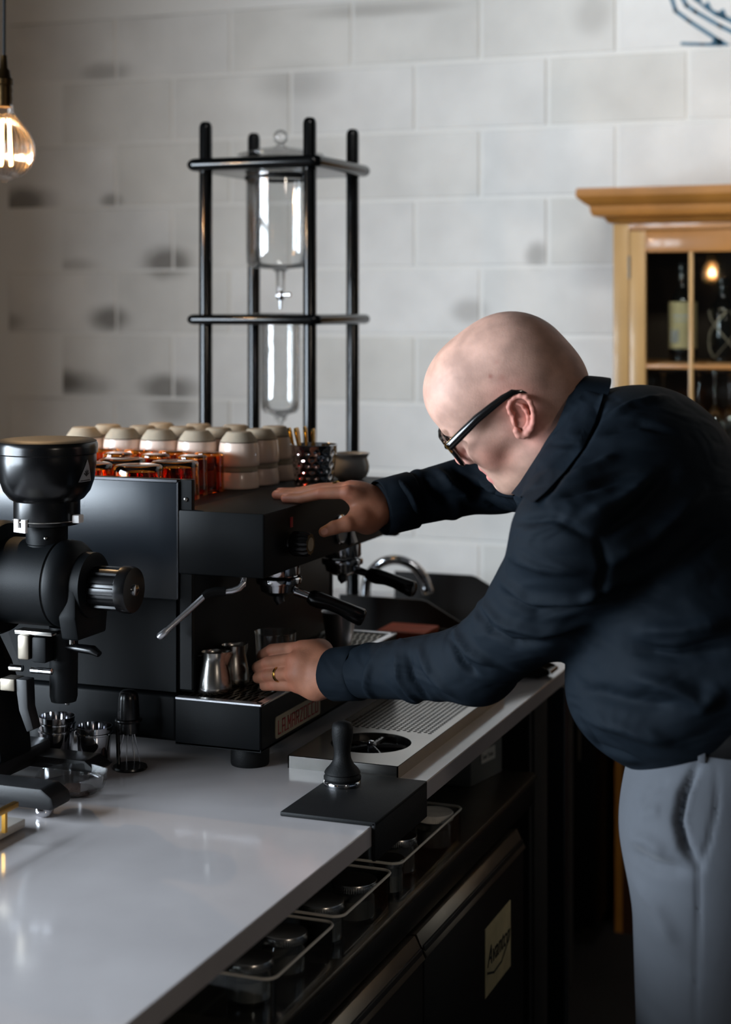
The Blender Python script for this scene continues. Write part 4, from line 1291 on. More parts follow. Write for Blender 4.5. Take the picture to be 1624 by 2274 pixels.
class Field:
    """a signed distance field sampled on a box, meshed with OpenVDB"""
    def __init__(s, lo, hi, vox):
        s.lo, s.vox = np.array(lo, float), vox
        n = np.ceil((np.array(hi) - s.lo) / vox).astype(int) + 1
        s.P = [(s.lo[i] + vox * np.arange(n[i])).astype(F32).reshape([-1 if k == i else 1 for k in range(3)]) for i in range(3)]
        s.d = np.full(n, 1e3, F32)

    def cone(s, a, b, r1, r2=None, P=None):
        r2 = r1 if r2 is None else r2
        P = P or s.P
        a, b = np.asarray(a, float), np.asarray(b, float)
        ba = b - a
        q = [P[i] - F32(a[i]) for i in range(3)]
        t = np.clip((q[0] * F32(ba[0]) + q[1] * F32(ba[1]) + q[2] * F32(ba[2])) / F32(ba @ ba + 1e-12), 0, 1)
        return np.sqrt(sum((q[i] - t * F32(ba[i])) ** 2 for i in range(3))) - (F32(r1) + t * F32(r2 - r1))

    def ell(s, c, r, R=None):
        q = [s.P[i] - F32(c[i]) for i in range(3)]
        if R is not None:
            R = np.asarray(R, float)
            q = [q[0] * F32(R[i][0]) + q[1] * F32(R[i][1]) + q[2] * F32(R[i][2]) for i in range(3)]
        k0 = np.sqrt(sum((q[i] / F32(r[i])) ** 2 for i in range(3)))
        k1 = np.sqrt(sum((q[i] / F32(r[i] ** 2)) ** 2 for i in range(3)))
        return k0 * (k0 - 1) / np.maximum(k1, 1e-6)

    def add(s, d, k=.01):
        if k <= 0:
            s.d = np.minimum(s.d, d)
            return s
        h = np.clip(.5 + .5 * (s.d - d) / F32(k), 0, 1)
        s.d = s.d + (d - s.d) * h - F32(k) * h * (1 - h)
        return s

    def sub(s, d, k=.004):
        h = np.clip(.5 - .5 * (s.d + d) / F32(k), 0, 1)
        s.d = s.d + (-d - s.d) * h + F32(k) * h * (1 - h)
        return s

    def cut(s, p, n):
        n = np.asarray(n, float) / np.linalg.norm(n)
        s.d = np.maximum(s.d, sum((s.P[i] - F32(p[i])) * F32(n[i]) for i in range(3)))
        return s

    def mesh(s):
        g = openvdb.FloatGrid(1.0)
        g.copyFromArray(np.ascontiguousarray(np.clip(s.d, -3 * s.vox, 3 * s.vox)).astype(F32))
        pts, quads = g.convertToQuads(0.0)[:2]
        pts = np.asarray(pts, float) * s.vox + s.lo
        quads = np.asarray(quads)
        a, b, c = (pts[quads[:, i]] for i in range(3))
        # outward orientation: signed volume about the centroid
        m = pts.mean(0)
        d4 = pts[quads[:, 3]]
        vol = np.einsum('ij,ij->', a - m, np.cross(b - m, c - m)) + np.einsum('ij,ij->', a - m, np.cross(c - m, d4 - m))
        if vol < 0:
            quads = quads[:, ::-1]
        return pts, quads


def relax(V, Q, it=3, f=.5):
    """Laplacian smoothing on quads"""
    for _ in range(it):
        acc = np.zeros_like(V)
        cnt = np.zeros(len(V))
        for i in range(4):
            a, b = Q[:, i], Q[:, (i + 1) % 4]
            np.add.at(acc, a, V[b]); np.add.at(acc, b, V[a])
            np.add.at(cnt, a, 1); np.add.at(cnt, b, 1)
        V = V + f * (acc / np.maximum(cnt, 1)[:, None] - V)
    return V


def normals(V, Q):
    n = np.cross(V[Q[:, 2]] - V[Q[:, 0]], V[Q[:, 3]] - V[Q[:, 1]])
    N = np.zeros_like(V)
    for i in range(4): np.add.at(N, Q[:, i], n)
    return N / np.maximum(np.linalg.norm(N, axis=1), 1e-9)[:, None]


def seg_dist(V, a, b):
    ba = b - a
    t = np.clip(((V - a) @ ba) / (ba @ ba + 1e-12), 0, 1)
    return np.linalg.norm(V - a - t[:, None] * ba, axis=1), t


CR, CD, CU = np.array((CP, SP, 0)), np.array((-SP, CP, 0)), np.array((0, 0, 1.0))   # the way he faces is square to CD


def folds(V, Q, lines, Ydef):
    """raise or sink creases: picture polylines are first dropped on the surface by ray casting"""
    bv = BVHTree.FromPolygons(V.tolist(), Q.tolist())
    N = normals(V, Q)
    D = np.zeros(len(V))
    o = Vector((0, 0, CAMZ))
    for pts, w, h in lines:
        W = []
        for a, b in zip(pts, pts[1:]):
            for k in range(4):
                q = (a[0] + (b[0] - a[0]) * k / 4, a[1] + (b[1] - a[1]) * k / 4)
                r = bv.ray_cast(o, (Vector(at(q[0], q[1], Ydef)) - o).normalized())
                if r[0] is not None: W.append(np.array(r[0]))
        r = bv.ray_cast(o, (Vector(at(*pts[-1], Ydef)) - o).normalized())
        if r[0] is not None: W.append(np.array(r[0]))
        if len(W) < 2: continue
        lo_, hi_ = np.min(W, 0) - 3 * w, np.max(W, 0) + 3 * w
        idx = np.where(((V > lo_) & (V < hi_)).all(1))[0]
        best = np.full(len(idx), 1e3)
        tb = np.zeros(len(idx))
        for i, (a, b) in enumerate(zip(W, W[1:])):
            if np.linalg.norm(b - a) > .12: continue
            d, t = seg_dist(V[idx], a, b)
            u = d < best
            best[u] = d[u]
            tb[u] = (i + t[u]) / (len(W) - 1)
        D[idx] += 2.0 * h * np.exp(-(best / (w * .8)) ** 2) * np.clip(np.sin(np.pi * np.clip(tb * .9 + .05, 0, 1)) * 1.4, 0, 1)
    return V + N * D[:, None]


# ---- head, in its own frame: a forward, l to his left (the viewer), h up; metres
pit, rol = math.radians(38), math.radians(17)
hV0 = math.cos(rol) * CU - math.sin(rol) * CD      # the crown leans a little towards the viewer
hF = -math.cos(pit) * CR - math.sin(pit) * hV0
hU = -math.sin(pit) * CR + math.cos(pit) * hV0
hL = -math.cos(rol) * CD - math.sin(rol) * CU
HY = 2.42
HO = at(1152, 886, HY)
HK = 1.0
to_head = lambda w: np.array([(np.asarray(w) - HO) @ v for v in (hF, hL, hU)]) / HK
to_world = lambda p: HO + HK * (np.asarray(p)[..., 0:1] * hF + np.asarray(p)[..., 1:2] * hL + np.asarray(p)[..., 2:3] * hU)

f = Field((-.19, -.105, -.20), (.155, .118, .15), .0017)
f.add(f.ell((.002, 0, .04), (.105, .079, .093)), 0)
f.add(f.ell((.05, 0, .058), (.066, .068, .062)), .03)
f.add(f.ell((-.03, 0, .03), (.07, .076, .085)), .03)
f.add(f.ell((.045, 0, -.03), (.058, .062, .075)), .03)
for s in (-1, 1):
    f.add(f.cone((.0, s * .062, -.045), (.075, s * .022, -.088), .017, .018), .03)
    f.add(f.ell((.074, s * .035, -.018), (.030, .028, .036)), .02)
    f.add(f.cone((.0, s * .066, -.01), (.06, s * .05, -.008), .014, .016), .02)
    f.add(f.cone((.098, s * .038, .030), (.106, s * .012, .028), .010, .010), .014)
f.add(f.ell((.086, 0, -.088), (.020, .024, .018)), .02)
f.add(f.ell((.05, 0, -.09), (.05, .042, .022)), .03)            # under the chin
f.add(f.ell((.088, 0, -.055), (.020, .030, .026)), .02)
for s in (-1, 1):
    f.sub(f.ell((.106, s * .033, .010), (.016, .020, .013)), .012)
    f.add(f.ell((.084, s * .032, .010), (.0135, .0135, .0135)), .003)
    f.add(f.cone((.094, s * .018, .0145), (.091, s * .044, .013), .0045, .004), .003)
    f.add(f.cone((.094, s * .020, .002), (.090, s * .043, .004), .004, .0035), .004)
# nose
f.add(f.cone((.101, 0, .024), (.120, 0, -.018), .0085, .0105), .010)
f.add(f.ell((.1215, 0, -.0245), (.0115, .0125, .0105)), .007)
for s in (-1, 1):
    f.add(f.ell((.110, s * .0125, -.028), (.0105, .0075, .0085)), .006)
    f.sub(f.ell((.114, s * .006, -.036), (.006, .0035, .005)), .003)
# lips
for s in (-1, 1):
    f.add(f.cone((.1055, 0, -.0545), (.098, s * .023, -.0605), .0065, .003), .005)
    f.add(f.cone((.1035, 0, -.0735), (.0965, s * .021, -.064), .0078, .003), .005)
f.sub(f.cone((.1125, -.018, -.064), (.1125, .018, -.064), .0048), .004)
f.sub(f.cone((.104, -.014, -.0835), (.104, .014, -.0835), .0025), .010)
# neck, running back and down into the collar
ne = to_head(at(1232, 972, 2.435))
f.add(f.cone((-.03, 0, -.015), ne, .057, .062), .035)
f.add(f.ell((-.066, 0, -.01), (.036, .052, .045)), .03)
f.add(f.cone((.03, 0, -.08), ne + np.array((.035, 0, .0)), .034, .04), .03)
hV, hQ = f.mesh()
hV = relax(hV, hQ, 3, .45)
# ears on a finer grid: helix, antihelix, tragus, lobe and a hollow concha
earV, earQ = [], []
for s in (-1, 1):
    ea = math.radians(28)
    eu = np.array((-math.sin(ea), 0, math.cos(ea)))
    ef = np.array((math.cos(ea), 0, math.sin(ea)))
    eo = np.array((0, s * 1.0, 0))
    ec = np.array((.002, s * .0755, .006))
    K = .95
    E = lambda u, v, w=0: ec + (ef * u + eu * v + eo * w + eo * (max(0, -u) * .35)) * K
    c0_, c1_ = ec - .046, ec + .046
    c0_[1], c1_[1] = min(s * .060, s * .104), max(s * .060, s * .104)
    g_ = Field(c0_, c1_, .0009)
    g_.add(g_.ell(ec + (eu * .002 - ef * .004 + eo * .002) * K, (.0180 * K, .0045 * K, .030 * K), [ef, eo, eu]), 0)
    g_.add(g_.ell(ec + (eu * .0 + ef * .004 - eo * .006) * K, (.017 * K, .009 * K, .024 * K), [ef, eo, eu]), .006)
    rim = [(.009, .002), (.0135, .009), (.0145, .018), (.011, .026), (.004, .0315), (-.005, .0335), (-.0135, .0305), (-.0185, .023), (-.0205, .012), (-.0205, .001), (-.0185, -.010), (-.0145, -.019), (-.008, -.0265), (-.001, -.0305), (.0055, -.029), (.0085, -.022)]
    for i, (q0, q1) in enumerate(zip(rim, rim[1:])):
        r0, r1 = [(.0036 if v > -.012 else .0036 + .0022 * min(1, (-.012 - v) / .012)) for v in (q0[1], q1[1])]
        g_.add(g_.cone(E(*q0, .0075), E(*q1, .0075), r0, r1), .0022)
    anti = [(-.004, -.020), (-.0105, -.012), (-.0125, -.002), (-.011, .008), (-.006, .016), (.001, .021)]
    for q0, q1 in zip(anti, anti[1:]): g_.add(g_.cone(E(*q0, .0065), E(*q1, .006), .0030, .0028), .003)
    g_.add(g_.ell(E(.0095, -.008, .006), (.0042, .0036, .0068), [ef, eo, eu]), .003)
    g_.sub(g_.ell(E(.0005, -.004, .0085), (.0078, .009, .0125), [ef, eo, eu]), .002)
    g_.sub(g_.ell(E(.003, .0135, .0085), (.0075, .0045, .0048), [ef, eo, eu]), .002)
    v_, q_ = g_.mesh()
    v_ = relax(v_, q_, 2, .4)
    earQ.append(q_ + sum(len(x) for x in earV))
    earV.append(v_)
earV, earQ = np.vstack(earV), np.vstack(earQ)
hQ = np.vstack([hQ, earQ + len(hV)])
hV = np.vstack([hV, earV])
# skin tone per vertex: rosy ears, lips, nose and cheeks, beard shadow, weathered patches
a_, l_, h_ = hV[:, 0], np.abs(hV[:, 1]), hV[:, 2]
base = np.array(s2l((182, 144, 128))[:3])
colH = np.tile(base, (len(hV), 1))


def blend(C, w, col):
    w = np.clip(w, 0, 1)[:, None]
    return C * (1 - w) + np.array(s2l(col)[:3]) * w


gs = lambda c, r: np.exp(-(((a_ - c[0]) / r[0]) ** 2 + ((l_ - c[1]) / r[1]) ** 2 + ((h_ - c[2]) / r[2]) ** 2))
colH = blend(colH, .55 * gs((.07, .055, -.03), (.03, .03, .03)), (188, 112, 92))
colH = blend(colH, .6 * gs((.122, 0, -.02), (.02, .02, .018)), (205, 118, 110))
colH = blend(colH, .75 * gs((-.002, .088, .006), (.036, .014, .052)), (206, 120, 106))
colH = blend(colH, .55 * gs((.06, .03, -.085), (.06, .06, .035)) * (h_ < -.045), (150, 118, 98))
lip = np.minimum(seg_dist(hV, np.array((.1045, -.02, -.0705)), np.array((.1045, .02, -.0705)))[0], seg_dist(hV, np.array((.107, -.02, -.0555)), np.array((.107, .02, -.0555)))[0])
colH = blend(colH, np.clip((.0095 - lip) / .004, 0, .8), (188, 112, 106))
colH = blend(colH, .5 * gs((-.09, .0, -.03), (.05, .08, .06)), (166, 116, 92))
for sp in ((-.012, .074, .066, .0035), (.0, .074, .078, .002), (-.04, .073, .058, .0022), (.03, .07, .06, .002), (.06, .06, .075, .0018), (-.02, .073, .09, .0022), (.075, .057, .04, .0018)):
    dd = np.linalg.norm(hV - np.array(sp[:3]), axis=1)
    colH = blend(colH, .6 * np.exp(-(dd / (sp[3] * 1.6)) ** 2), (140, 62, 52))
brow = np.minimum(seg_dist(hV, np.array((.112, .012, .033)), np.array((.107, .042, .037)))[0], seg_dist(hV, np.array((.112, -.012, .033)), np.array((.107, -.042, .037)))[0])
colH = blend(colH, .7 * np.clip((.008 - brow) / .004, 0, 1), (96, 66, 50))
hW = to_world(hV)

# ---- hands
def hand(field, wrist, fore, mcp, fingers, thumb, palm_r=.014, arm_r=(.029, .034)):
    """fingers: joint lists from knuckle to tip; thumb: joint list from the wrist side"""
    fl = field
    fl.add(fl.cone(wrist, fore, *arm_r), 0)
    cen = np.mean(mcp, 0)
    for k, m in enumerate(mcp):
        w2 = wrist + (m - cen) * .55
        fl.add(fl.cone(w2, m, .0165, .0118), .016)
    for i in range(3):
        fl.add(fl.cone(mcp[i] * .8 + wrist * .2, mcp[i + 1] * .8 + wrist * .2, palm_r, palm_r), .012)
    for J, r in fingers:
        chain = None
        n = len(J)
        for i in range(n - 1):
            ra, rb = r * (1.12 - .11 * i), r * (1.03 - .11 * i)
            c = fl.cone(J[i], J[i + 1], ra, rb)
            chain = c if chain is None else np.minimum(chain, c)
        for i in range(1, n - 1):
            chain = np.minimum(chain, np.sqrt(sum((fl.P[k] - F32(J[i][k])) ** 2 for k in range(3))) - F32(r * (1.10 - .10 * i)))
        fl.add(chain, .0045)
    J, r = thumb
    fl.add(fl.cone(wrist * .55 + J[0] * .45, J[0], .02, .0185), .018)
    fl.add(fl.cone(J[0], J[1], .0185, r * 1.2), .012)
    fl.add(fl.cone(J[1], J[2], r * 1.15, r), .004)
    fl.add(fl.cone(J[2], J[3], r * 1.03, r * .82), .003)


A = lambda px, py, Y: at(px, py, Y)
# right hand, flat on the machine top, thumb hanging over its front edge
rW = A(842, 1128, 2.70)
rFore = rW + (A(1105, 1062, 2.86) - rW) * .3
rM = [A(772, 1094, 2.655), A(775, 1086, 2.68), A(778, 1083, 2.703), A(784, 1086, 2.725)]
zt = ZB + .002
def flat(px, Y, r):                                # a point resting on the machine top
    X = at(px, 1100, Y)[0]
    return np.array((X, Y, zt + r))
rF = [([rM[0], A(712, 1096, 2.652), flat(668, 2.655, .0085), flat(634, 2.66, .0068)], .0098),
      ([rM[1], A(708, 1089, 2.69), flat(655, 2.697, .0088), flat(614, 2.703, .007)], .0100),
      ([rM[2], A(712, 1085, 2.722), flat(660, 2.738, .0085), flat(622, 2.748, .0068)], .0095),
      ([rM[3], A(728, 1086, 2.752), flat(690, 2.772, .0075), flat(660, 2.785, .006)], .0084)]
rT = ([A(800, 1152, 2.655), A(772, 1163, 2.63), A(742, 1172, 2.62), A(720, 1181, 2.613)], .0112)
lo = np.min([rW - .05, *[j - .03 for F_, _ in rF for j in F_], rT[0][3] - .03, rFore - .05], 0)
hi = np.max([rW + .05, *[j + .03 for F_, _ in rF for j in F_], rT[0][0] + .03, rFore + .05], 0)
fr_ = Field(lo, hi, .0015)
hand(fr_, rW, rFore, rM, rF, rT, arm_r=(.0295, .030))
fr_.add(fr_.cone(A(812, 1105, 2.69), A(815, 1160, 2.68), .022, .02), .02)
rV, rQ = fr_.mesh()
rV = relax(rV, rQ, 2, .4)

# left hand, curled round the tumbler on the drip grate
lW = A(742, 1497, 2.505)
lFore = lW + (A(1060, 1474, 2.375) - lW) * .3
lM = [A(668, 1440, 2.525), A(654, 1466, 2.507), A(650, 1495, 2.50), A(660, 1522, 2.505)]
gx, gy = -1.166, 2.625
lF = [([lM[0], A(604, 1444, 2.562), A(584, 1455, 2.60), A(588, 1458, 2.633)], .0104),
      ([lM[1], A(596, 1472, 2.545), A(572, 1482, 2.582), A(574, 1486, 2.612)], .0106),
      ([lM[2], A(594, 1500, 2.536), A(573, 1505, 2.57), A(577, 1508, 2.598)], .0102),
      ([lM[3], A(610, 1521, 2.53), A(588, 1523, 2.555), A(590, 1524, 2.58)], .0092)]
lT = ([A(712, 1448, 2.555), A(690, 1440, 2.595), A(668, 1438, 2.62), A(650, 1440, 2.635)], .0115)
lo = np.min([lW - .05, *[j - .03 for F_, _ in lF for j in F_], lT[0][3] - .03, lFore - .05], 0)
hi = np.max([lW + .05, *[j + .03 for F_, _ in lF for j in F_], lT[0][0] + .03, lFore + .05], 0)
fl_ = Field(lo, hi, .0015)
hand(fl_, lW, lFore, lM, lF, lT, arm_r=(.030, .030))
fl_.add(fl_.cone(A(700, 1450, 2.53), A(702, 1530, 2.505), .018, .018), .02)
lV, lQ = fl_.mesh()
lV = relax(lV, lQ, 2, .4)


def tone_hand(V, joints, nails):
    C = np.tile(np.array(s2l((144, 95, 73))[:3]), (len(V), 1))  # darker than the face skin: shade on the hands put into the base tone
    for j, r in joints:
        d = np.linalg.norm(V - j, axis=1)
        C = blend(C, .55 * np.exp(-(d / r) ** 2), (160, 86, 66))
    for j in nails:
        d = np.linalg.norm(V - j, axis=1)
        C = blend(C, .8 * np.clip((.0075 - d) / .002, 0, 1), (190, 138, 122))
    return C


up = np.array((0, 0, 1.0))
colR = tone_hand(rV, [(m, .014) for m in rM] + [(J[1], .011) for J, _ in rF] + [(J[-1], .015) for J, _ in rF], [J[-1] + up * .008 + (J[-2] - J[-1]) * .08 for J, _ in rF] + [rT[0][3] - CD * .010 + up * .002])
colL = tone_hand(lV, [(m, .014) for m in lM] + [(J[1], .011) for J, _ in lF], [])

# ---- the trunk and limbs the clothes cover (coarse, never seen)
sL, eL, wL = A(1264, 1207, 2.235), A(1060, 1474, 2.375), lW
mL = A(1207, 1338, 2.30)
sR, eR, wR = np.array((-.615, 2.60, 1.40)), A(1105, 1062, 2.86), rW
hipC = np.array((-.37, 2.42, .97))
nb = A(1255, 975, 2.42)
fb = Field((-1.08, 2.1, 0.0), (-.1, 2.95, 1.56), .012)
nbi = A(1345, 1010, 2.435)
fb.add(fb.cone(nbi, hipC + np.array((0, 0, .05)), .07, .13), 0)
fb.add(fb.cone(sL, sR, .06), .08)
for s_, e_, w_ in ((sL, eL, wL), (sR, eR, wR)):
    fb.add(fb.cone(s_, e_, .045, .036), .03)
    fb.add(fb.cone(e_, w_, .036, .022), .02)
legs = [(np.array((-.37, 2.31, .93)), np.array((-.385, 2.30, .50)), np.array((-.36, 2.29, .09))), (np.array((-.36, 2.53, .93)), np.array((-.37, 2.54, .50)), np.array((-.35, 2.55, .09)))]
for h, k, an in legs:
    fb.add(fb.cone(h, k, .08, .052), .04)
    fb.add(fb.cone(k, an, .052, .036), .02)
fb.add(fb.cone(nbi, at(1250, 970, 2.435), .05, .045), .03)
bV, bQ = fb.mesh()

skin = bpy.data.materials.new('skin')
skin.use_nodes = True
nt = skin.node_tree
b = nt.nodes['Principled BSDF']
b.inputs['Roughness'].default_value = .56
b.inputs['Specular IOR Level'].default_value = .24
b.inputs['Subsurface Weight'].default_value = .12
b.inputs['Subsurface Radius'].default_value = (.01, .004, .002)
b.inputs['Subsurface Scale'].default_value = .5
at_n = nt.nodes.new('ShaderNodeAttribute')
at_n.attribute_name = 'skin_tone'
geo = nt.nodes.new('ShaderNodeTexCoord')
n1 = nt.nodes.new('ShaderNodeTexNoise')
n1.inputs['Scale'].default_value = 30
n1.inputs['Detail'].default_value = 6
mr = nt.nodes.new('ShaderNodeMapRange')
mr.inputs['From Min'].default_value, mr.inputs['From Max'].default_value = .35, .65
mr.inputs['To Min'].default_value, mr.inputs['To Max'].default_value = .78, 1.10
sc_ = nt.nodes.new('ShaderNodeVectorMath')
sc_.operation = 'SCALE'
n2 = nt.nodes.new('ShaderNodeTexNoise')
n2.inputs['Scale'].default_value = 420
n2.inputs['Detail'].default_value = 3
bp = nt.nodes.new('ShaderNodeBump')
bp.inputs['Strength'].default_value = .22
bp.inputs['Distance'].default_value = .0012
L = nt.links.new
L(geo.outputs['Object'], n1.inputs['Vector']); L(geo.outputs['Object'], n2.inputs['Vector'])
L(n1.outputs['Fac'], mr.inputs['Value']); L(at_n.outputs['Color'], sc_.inputs[0]); L(mr.outputs['Result'], sc_.inputs['Scale'])
L(sc_.outputs[0], b.inputs['Base Color']); L(n2.outputs['Fac'], bp.inputs['Height']); L(bp.outputs['Normal'], b.inputs['Normal'])

mat('shirt_cloth', (15, 21, 27), .7, bump=.25, bscale=1400, spec=.06)
mm = MATS['shirt_cloth']
nt = mm.node_tree
n_ = nt.nodes.new('ShaderNodeTexNoise')
n_.inputs['Scale'].default_value = 8
n_.inputs['Detail'].default_value = 1
n_.inputs['Distortion'].default_value = 1.6
n_.inputs['Roughness'].default_value = .45
mp_ = nt.nodes.new('ShaderNodeMapping')
mp_.inputs['Scale'].default_value = (1.0, 1.0, 2.2)
bp_ = nt.nodes.new('ShaderNodeBump')
bp_.inputs['Strength'].default_value = .5
bp_.inputs['Distance'].default_value = .018
tc_ = nt.nodes.new('ShaderNodeTexCoord')
nt.links.new(tc_.outputs['Object'], mp_.inputs['Vector'])
nt.links.new(mp_.outputs[0], n_.inputs['Vector'])
nt.links.new(n_.outputs['Fac'], bp_.inputs['Height'])
fb_ = [n for n in nt.nodes if n.type == 'BUMP' and n != bp_][0]
nt.links.new(bp_.outputs['Normal'], fb_.inputs['Normal'])
mat('trouser_cloth', (58, 61, 67), .8, bump=.3, bscale=1200, sheen=.15, var=.08, vscale=12)
mat('leather', (8, 7, 7), .55, spec=.2)
mat('acetate', (10, 9, 9), .14, coat=.5)
thin_glass('lens', (.97, .98, .98), base=.04, edge=.5)

man = thing('person', (-.38, 2.42, 0), 'bald man in a black shirt and dark glasses leaning over the espresso machine', 'person')
VV, QQ, CC = [], [], []
n0 = 0
for V, Q, C in ((hW, hQ, colH), (rV, rQ, colR), (lV, lQ, colL), (bV, bQ, np.tile(base, (len(bV), 1)))):
    VV.append(V); QQ.append(Q + n0); CC.append(C)
    n0 += len(V)
VV, QQ, CC = np.vstack(VV), np.vstack(QQ), np.vstack(CC)
body = obj('body', VV, QQ, skin, man, 179)
ca = body.data.color_attributes.new('skin_tone', 'FLOAT_COLOR', 'POINT')
ca.data.foreach_set('color', np.hstack([CC, np.ones((len(CC), 1))]).astype(F32).ravel())

# ---- shirt
fs = Field((-1.02, 2.12, .93), (-.12, 2.98, 1.62), .0046)
ch = A(1330, 1010, 2.42)
fs.add(fs.ell((-.50, 2.43, 1.36), (.155, .215, .19)), 0)
fs.add(fs.ell((-.42, 2.42, 1.20), (.17, .205, .19)), .06)
fs.add(fs.ell((-.435, 2.42, 1.115), (.165, .2, .112)), .05)
fs.add(fs.ell((-.33, 2.42, 1.165), (.17, .195, .085)), .03)
nb2 = A(1340, 1000, 2.435)
fs.add(fs.cone(nb2, A(1290, 965, 2.435), .07, .05), .03)
fs.add(fs.cone(nb2 + np.array((.0, .03, 0)), sR, .065, .075), .05)
fs.add(fs.cone(nb2 + np.array((.0, -.04, -.03)), sL + np.array((.02, 0, .015)), .07, .078), .05)
fs.add(fs.cone(sL, mL, .079, .069), .04)
fs.add(fs.cone(mL, eL, .069, .055), .03)
cutL = wL + (eL - wL) / np.linalg.norm(eL - wL) * .012
fs.add(fs.cone(eL, cutL, .055, .038), .03)
fs.add(fs.cone(sR, eR, .072, .056), .04)
cutR = wR + (eR - wR) / np.linalg.norm(eR - wR) * .012
fs.add(fs.cone(eR, cutR, .055, .042), .03)
# flat cuff ends, neck opening
for c, e, r in ((cutL, eL, .07), (cutR, eR, .07)):
    d = (c - e) / np.linalg.norm(c - e)
    fs.sub(fs.cone(c + d * .0755, c + d * .12, .075, .075), .002)
fs.sub(fs.cone(A(1222, 968, 2.43), A(1100, 900, 2.43), .066, .10), .006)
sV, sQ = fs.mesh()
sV = relax(sV, sQ, 4, .5)
# soft irregular creasing of the sleeves and the trunk
def sleeve_creases(V, Q, s_, e_, w_, amp):
    N = normals(V, Q)
    D = np.zeros(len(V))
    d1, t1 = seg_dist(V, s_, e_)
    d2, t2 = seg_dist(V, e_, w_)
    t = np.where(d1 < d2, t1 * np.linalg.norm(e_ - s_), np.linalg.norm(e_ - s_) + t2 * np.linalg.norm(w_ - e_))
    dm = np.minimum(d1, d2)
    ax = (w_ - s_) / np.linalg.norm(w_ - s_)
    p = np.cross(ax, (0, 0, 1.0)); p /= np.linalg.norm(p)
    q = np.cross(ax, p)
    c = V - s_
    ang = np.arctan2(c @ q, c @ p)
    Ls, Le = np.linalg.norm(e_ - s_), np.linalg.norm(w_ - e_)
    rg = np.random.RandomState(5)
    for k in range(16):
        t0 = rg.uniform(.25 * Ls, Ls + Le * .92)
        a0 = rg.uniform(-math.pi, math.pi)
        tw = rg.uniform(-.045, .045)
        wd = rg.uniform(.006, .011)
        an = (ang - a0 + math.pi) % (2 * math.pi) - math.pi
        env = np.exp(-(an / rg.uniform(.6, 1.1)) ** 2)
        D += amp * rg.uniform(.5, 1.0) * rg.choice((-1, 1, 1)) * env * np.exp(-((t - t0 - tw * an) / wd) ** 2)
    D *= np.clip((.11 - dm) / .03, 0, 1)
    return V + N * D[:, None]


sV = sleeve_creases(sV, sQ, sR, eR, wR, .009)
sV = sleeve_creases(sV, sQ, sL, eL, wL, .0045)
FO = [  # picture polyline, half width (m), height (m)
    ([(1130, 1235), (1200, 1262), (1290, 1270)], .008, .004), ([(1112, 1290), (1180, 1330), (1290, 1330), (1370, 1300)], .010, .006), ([(1112, 1318), (1190, 1362), (1300, 1352)], .009, -.006),
    ([(1075, 1345), (1120, 1385), (1200, 1402), (1300, 1385)], .010, .006), ([(1060, 1352), (1085, 1400), (1140, 1432), (1210, 1430)], .008, -.007), ([(1010, 1405), (1045, 1450), (1100, 1475)], .009, .006),
    ([(1000, 1415), (1025, 1470), (1060, 1500)], .007, -.006), ([(930, 1440), (960, 1500), (1010, 1545)], .009, .005), ([(880, 1455), (890, 1510), (930, 1560)], .008, .005), ([(905, 1450), (915, 1510), (950, 1555)], .007, -.005),
    ([(820, 1470), (812, 1520), (830, 1560)], .007, .004), ([(1150, 1160), (1230, 1150), (1320, 1195)], .006, -.004), ([(1330, 1195), (1345, 1260), (1330, 1330)], .007, -.005),
    ([(1290, 1150), (1370, 1120), (1450, 1060)], .012, .006), ([(1330, 1200), (1420, 1130), (1500, 1040)], .012, -.006), ([(1340, 1250), (1440, 1200), (1560, 1090)], .014, .007),
    ([(1400, 1330), (1500, 1260), (1600, 1170)], .014, -.006), ([(1420, 1400), (1520, 1400), (1620, 1380)], .012, .006), ([(1400, 1440), (1500, 1460), (1620, 1440)], .012, -.007),
    ([(1400, 1500), (1500, 1530), (1560, 1560), (1610, 1530)], .014, .008), ([(1290, 1530), (1400, 1560), (1500, 1570)], .014, -.006), ([(1300, 1590), (1400, 1620), (1500, 1650)], .014, .006),
    ([(1290, 1600), (1330, 1660), (1420, 1690)], .012, -.004), ([(1340, 900), (1290, 990), (1200, 1115)], .008, -.006), ([(1350, 930), (1400, 900), (1480, 880)], .008, .004), ([(1340, 960), (1420, 940), (1500, 960)], .009, -.004),
    ([(1260, 1060), (1320, 1040), (1370, 1010)], .009, .005), ([(1240, 1100), (1310, 1080), (1400, 1050)], .009, -.005),
    ([(880, 1065), (910, 1100), (930, 1140)], .008, .006), ([(935, 1040), (960, 1085), (1000, 1120)], .009, -.008), ([(960, 1030), (1000, 1080), (1050, 1110)], .009, .007), ([(1010, 1040), (1050, 1085), (1110, 1105)], .008, -.007),
    ([(1060, 1060), (1100, 1090), (1160, 1100)], .008, .006)]
sV = folds(sV, sQ, FO, 2.3)
sV = relax(sV, sQ, 1, .4)
shirt = obj('shirt', sV, sQ, M['shirt_cloth'], man, 179, label='black long sleeved shirt')


def cuff(c, e, r, rings, nm='cuff', flare=1.0):
    d = (c - e) / np.linalg.norm(c - e)
    g = G().lathe([(r * .98, -.062), (r * 1.06, -.058), (r * 1.05 * flare, -.03), (r * 1.03 * flare, .0), (r * .99 * flare, .002), (r * .97 * flare, 0), (r * .98, -.05)], c + d * .004, 40, tuple(d),
                  lambda a, i: 1 + .025 * math.sin(2 * a + .6) + .012 * math.sin(5 * a))
    return g.put(nm, M['shirt_cloth'], shirt, 60)


cuff(cutL + (cutL - eL) / np.linalg.norm(cutL - eL) * .004, eL, .041, 3)
cuff(cutR + (cutR - eR) / np.linalg.norm(cutR - eR) * .004, eR, .046, 3)
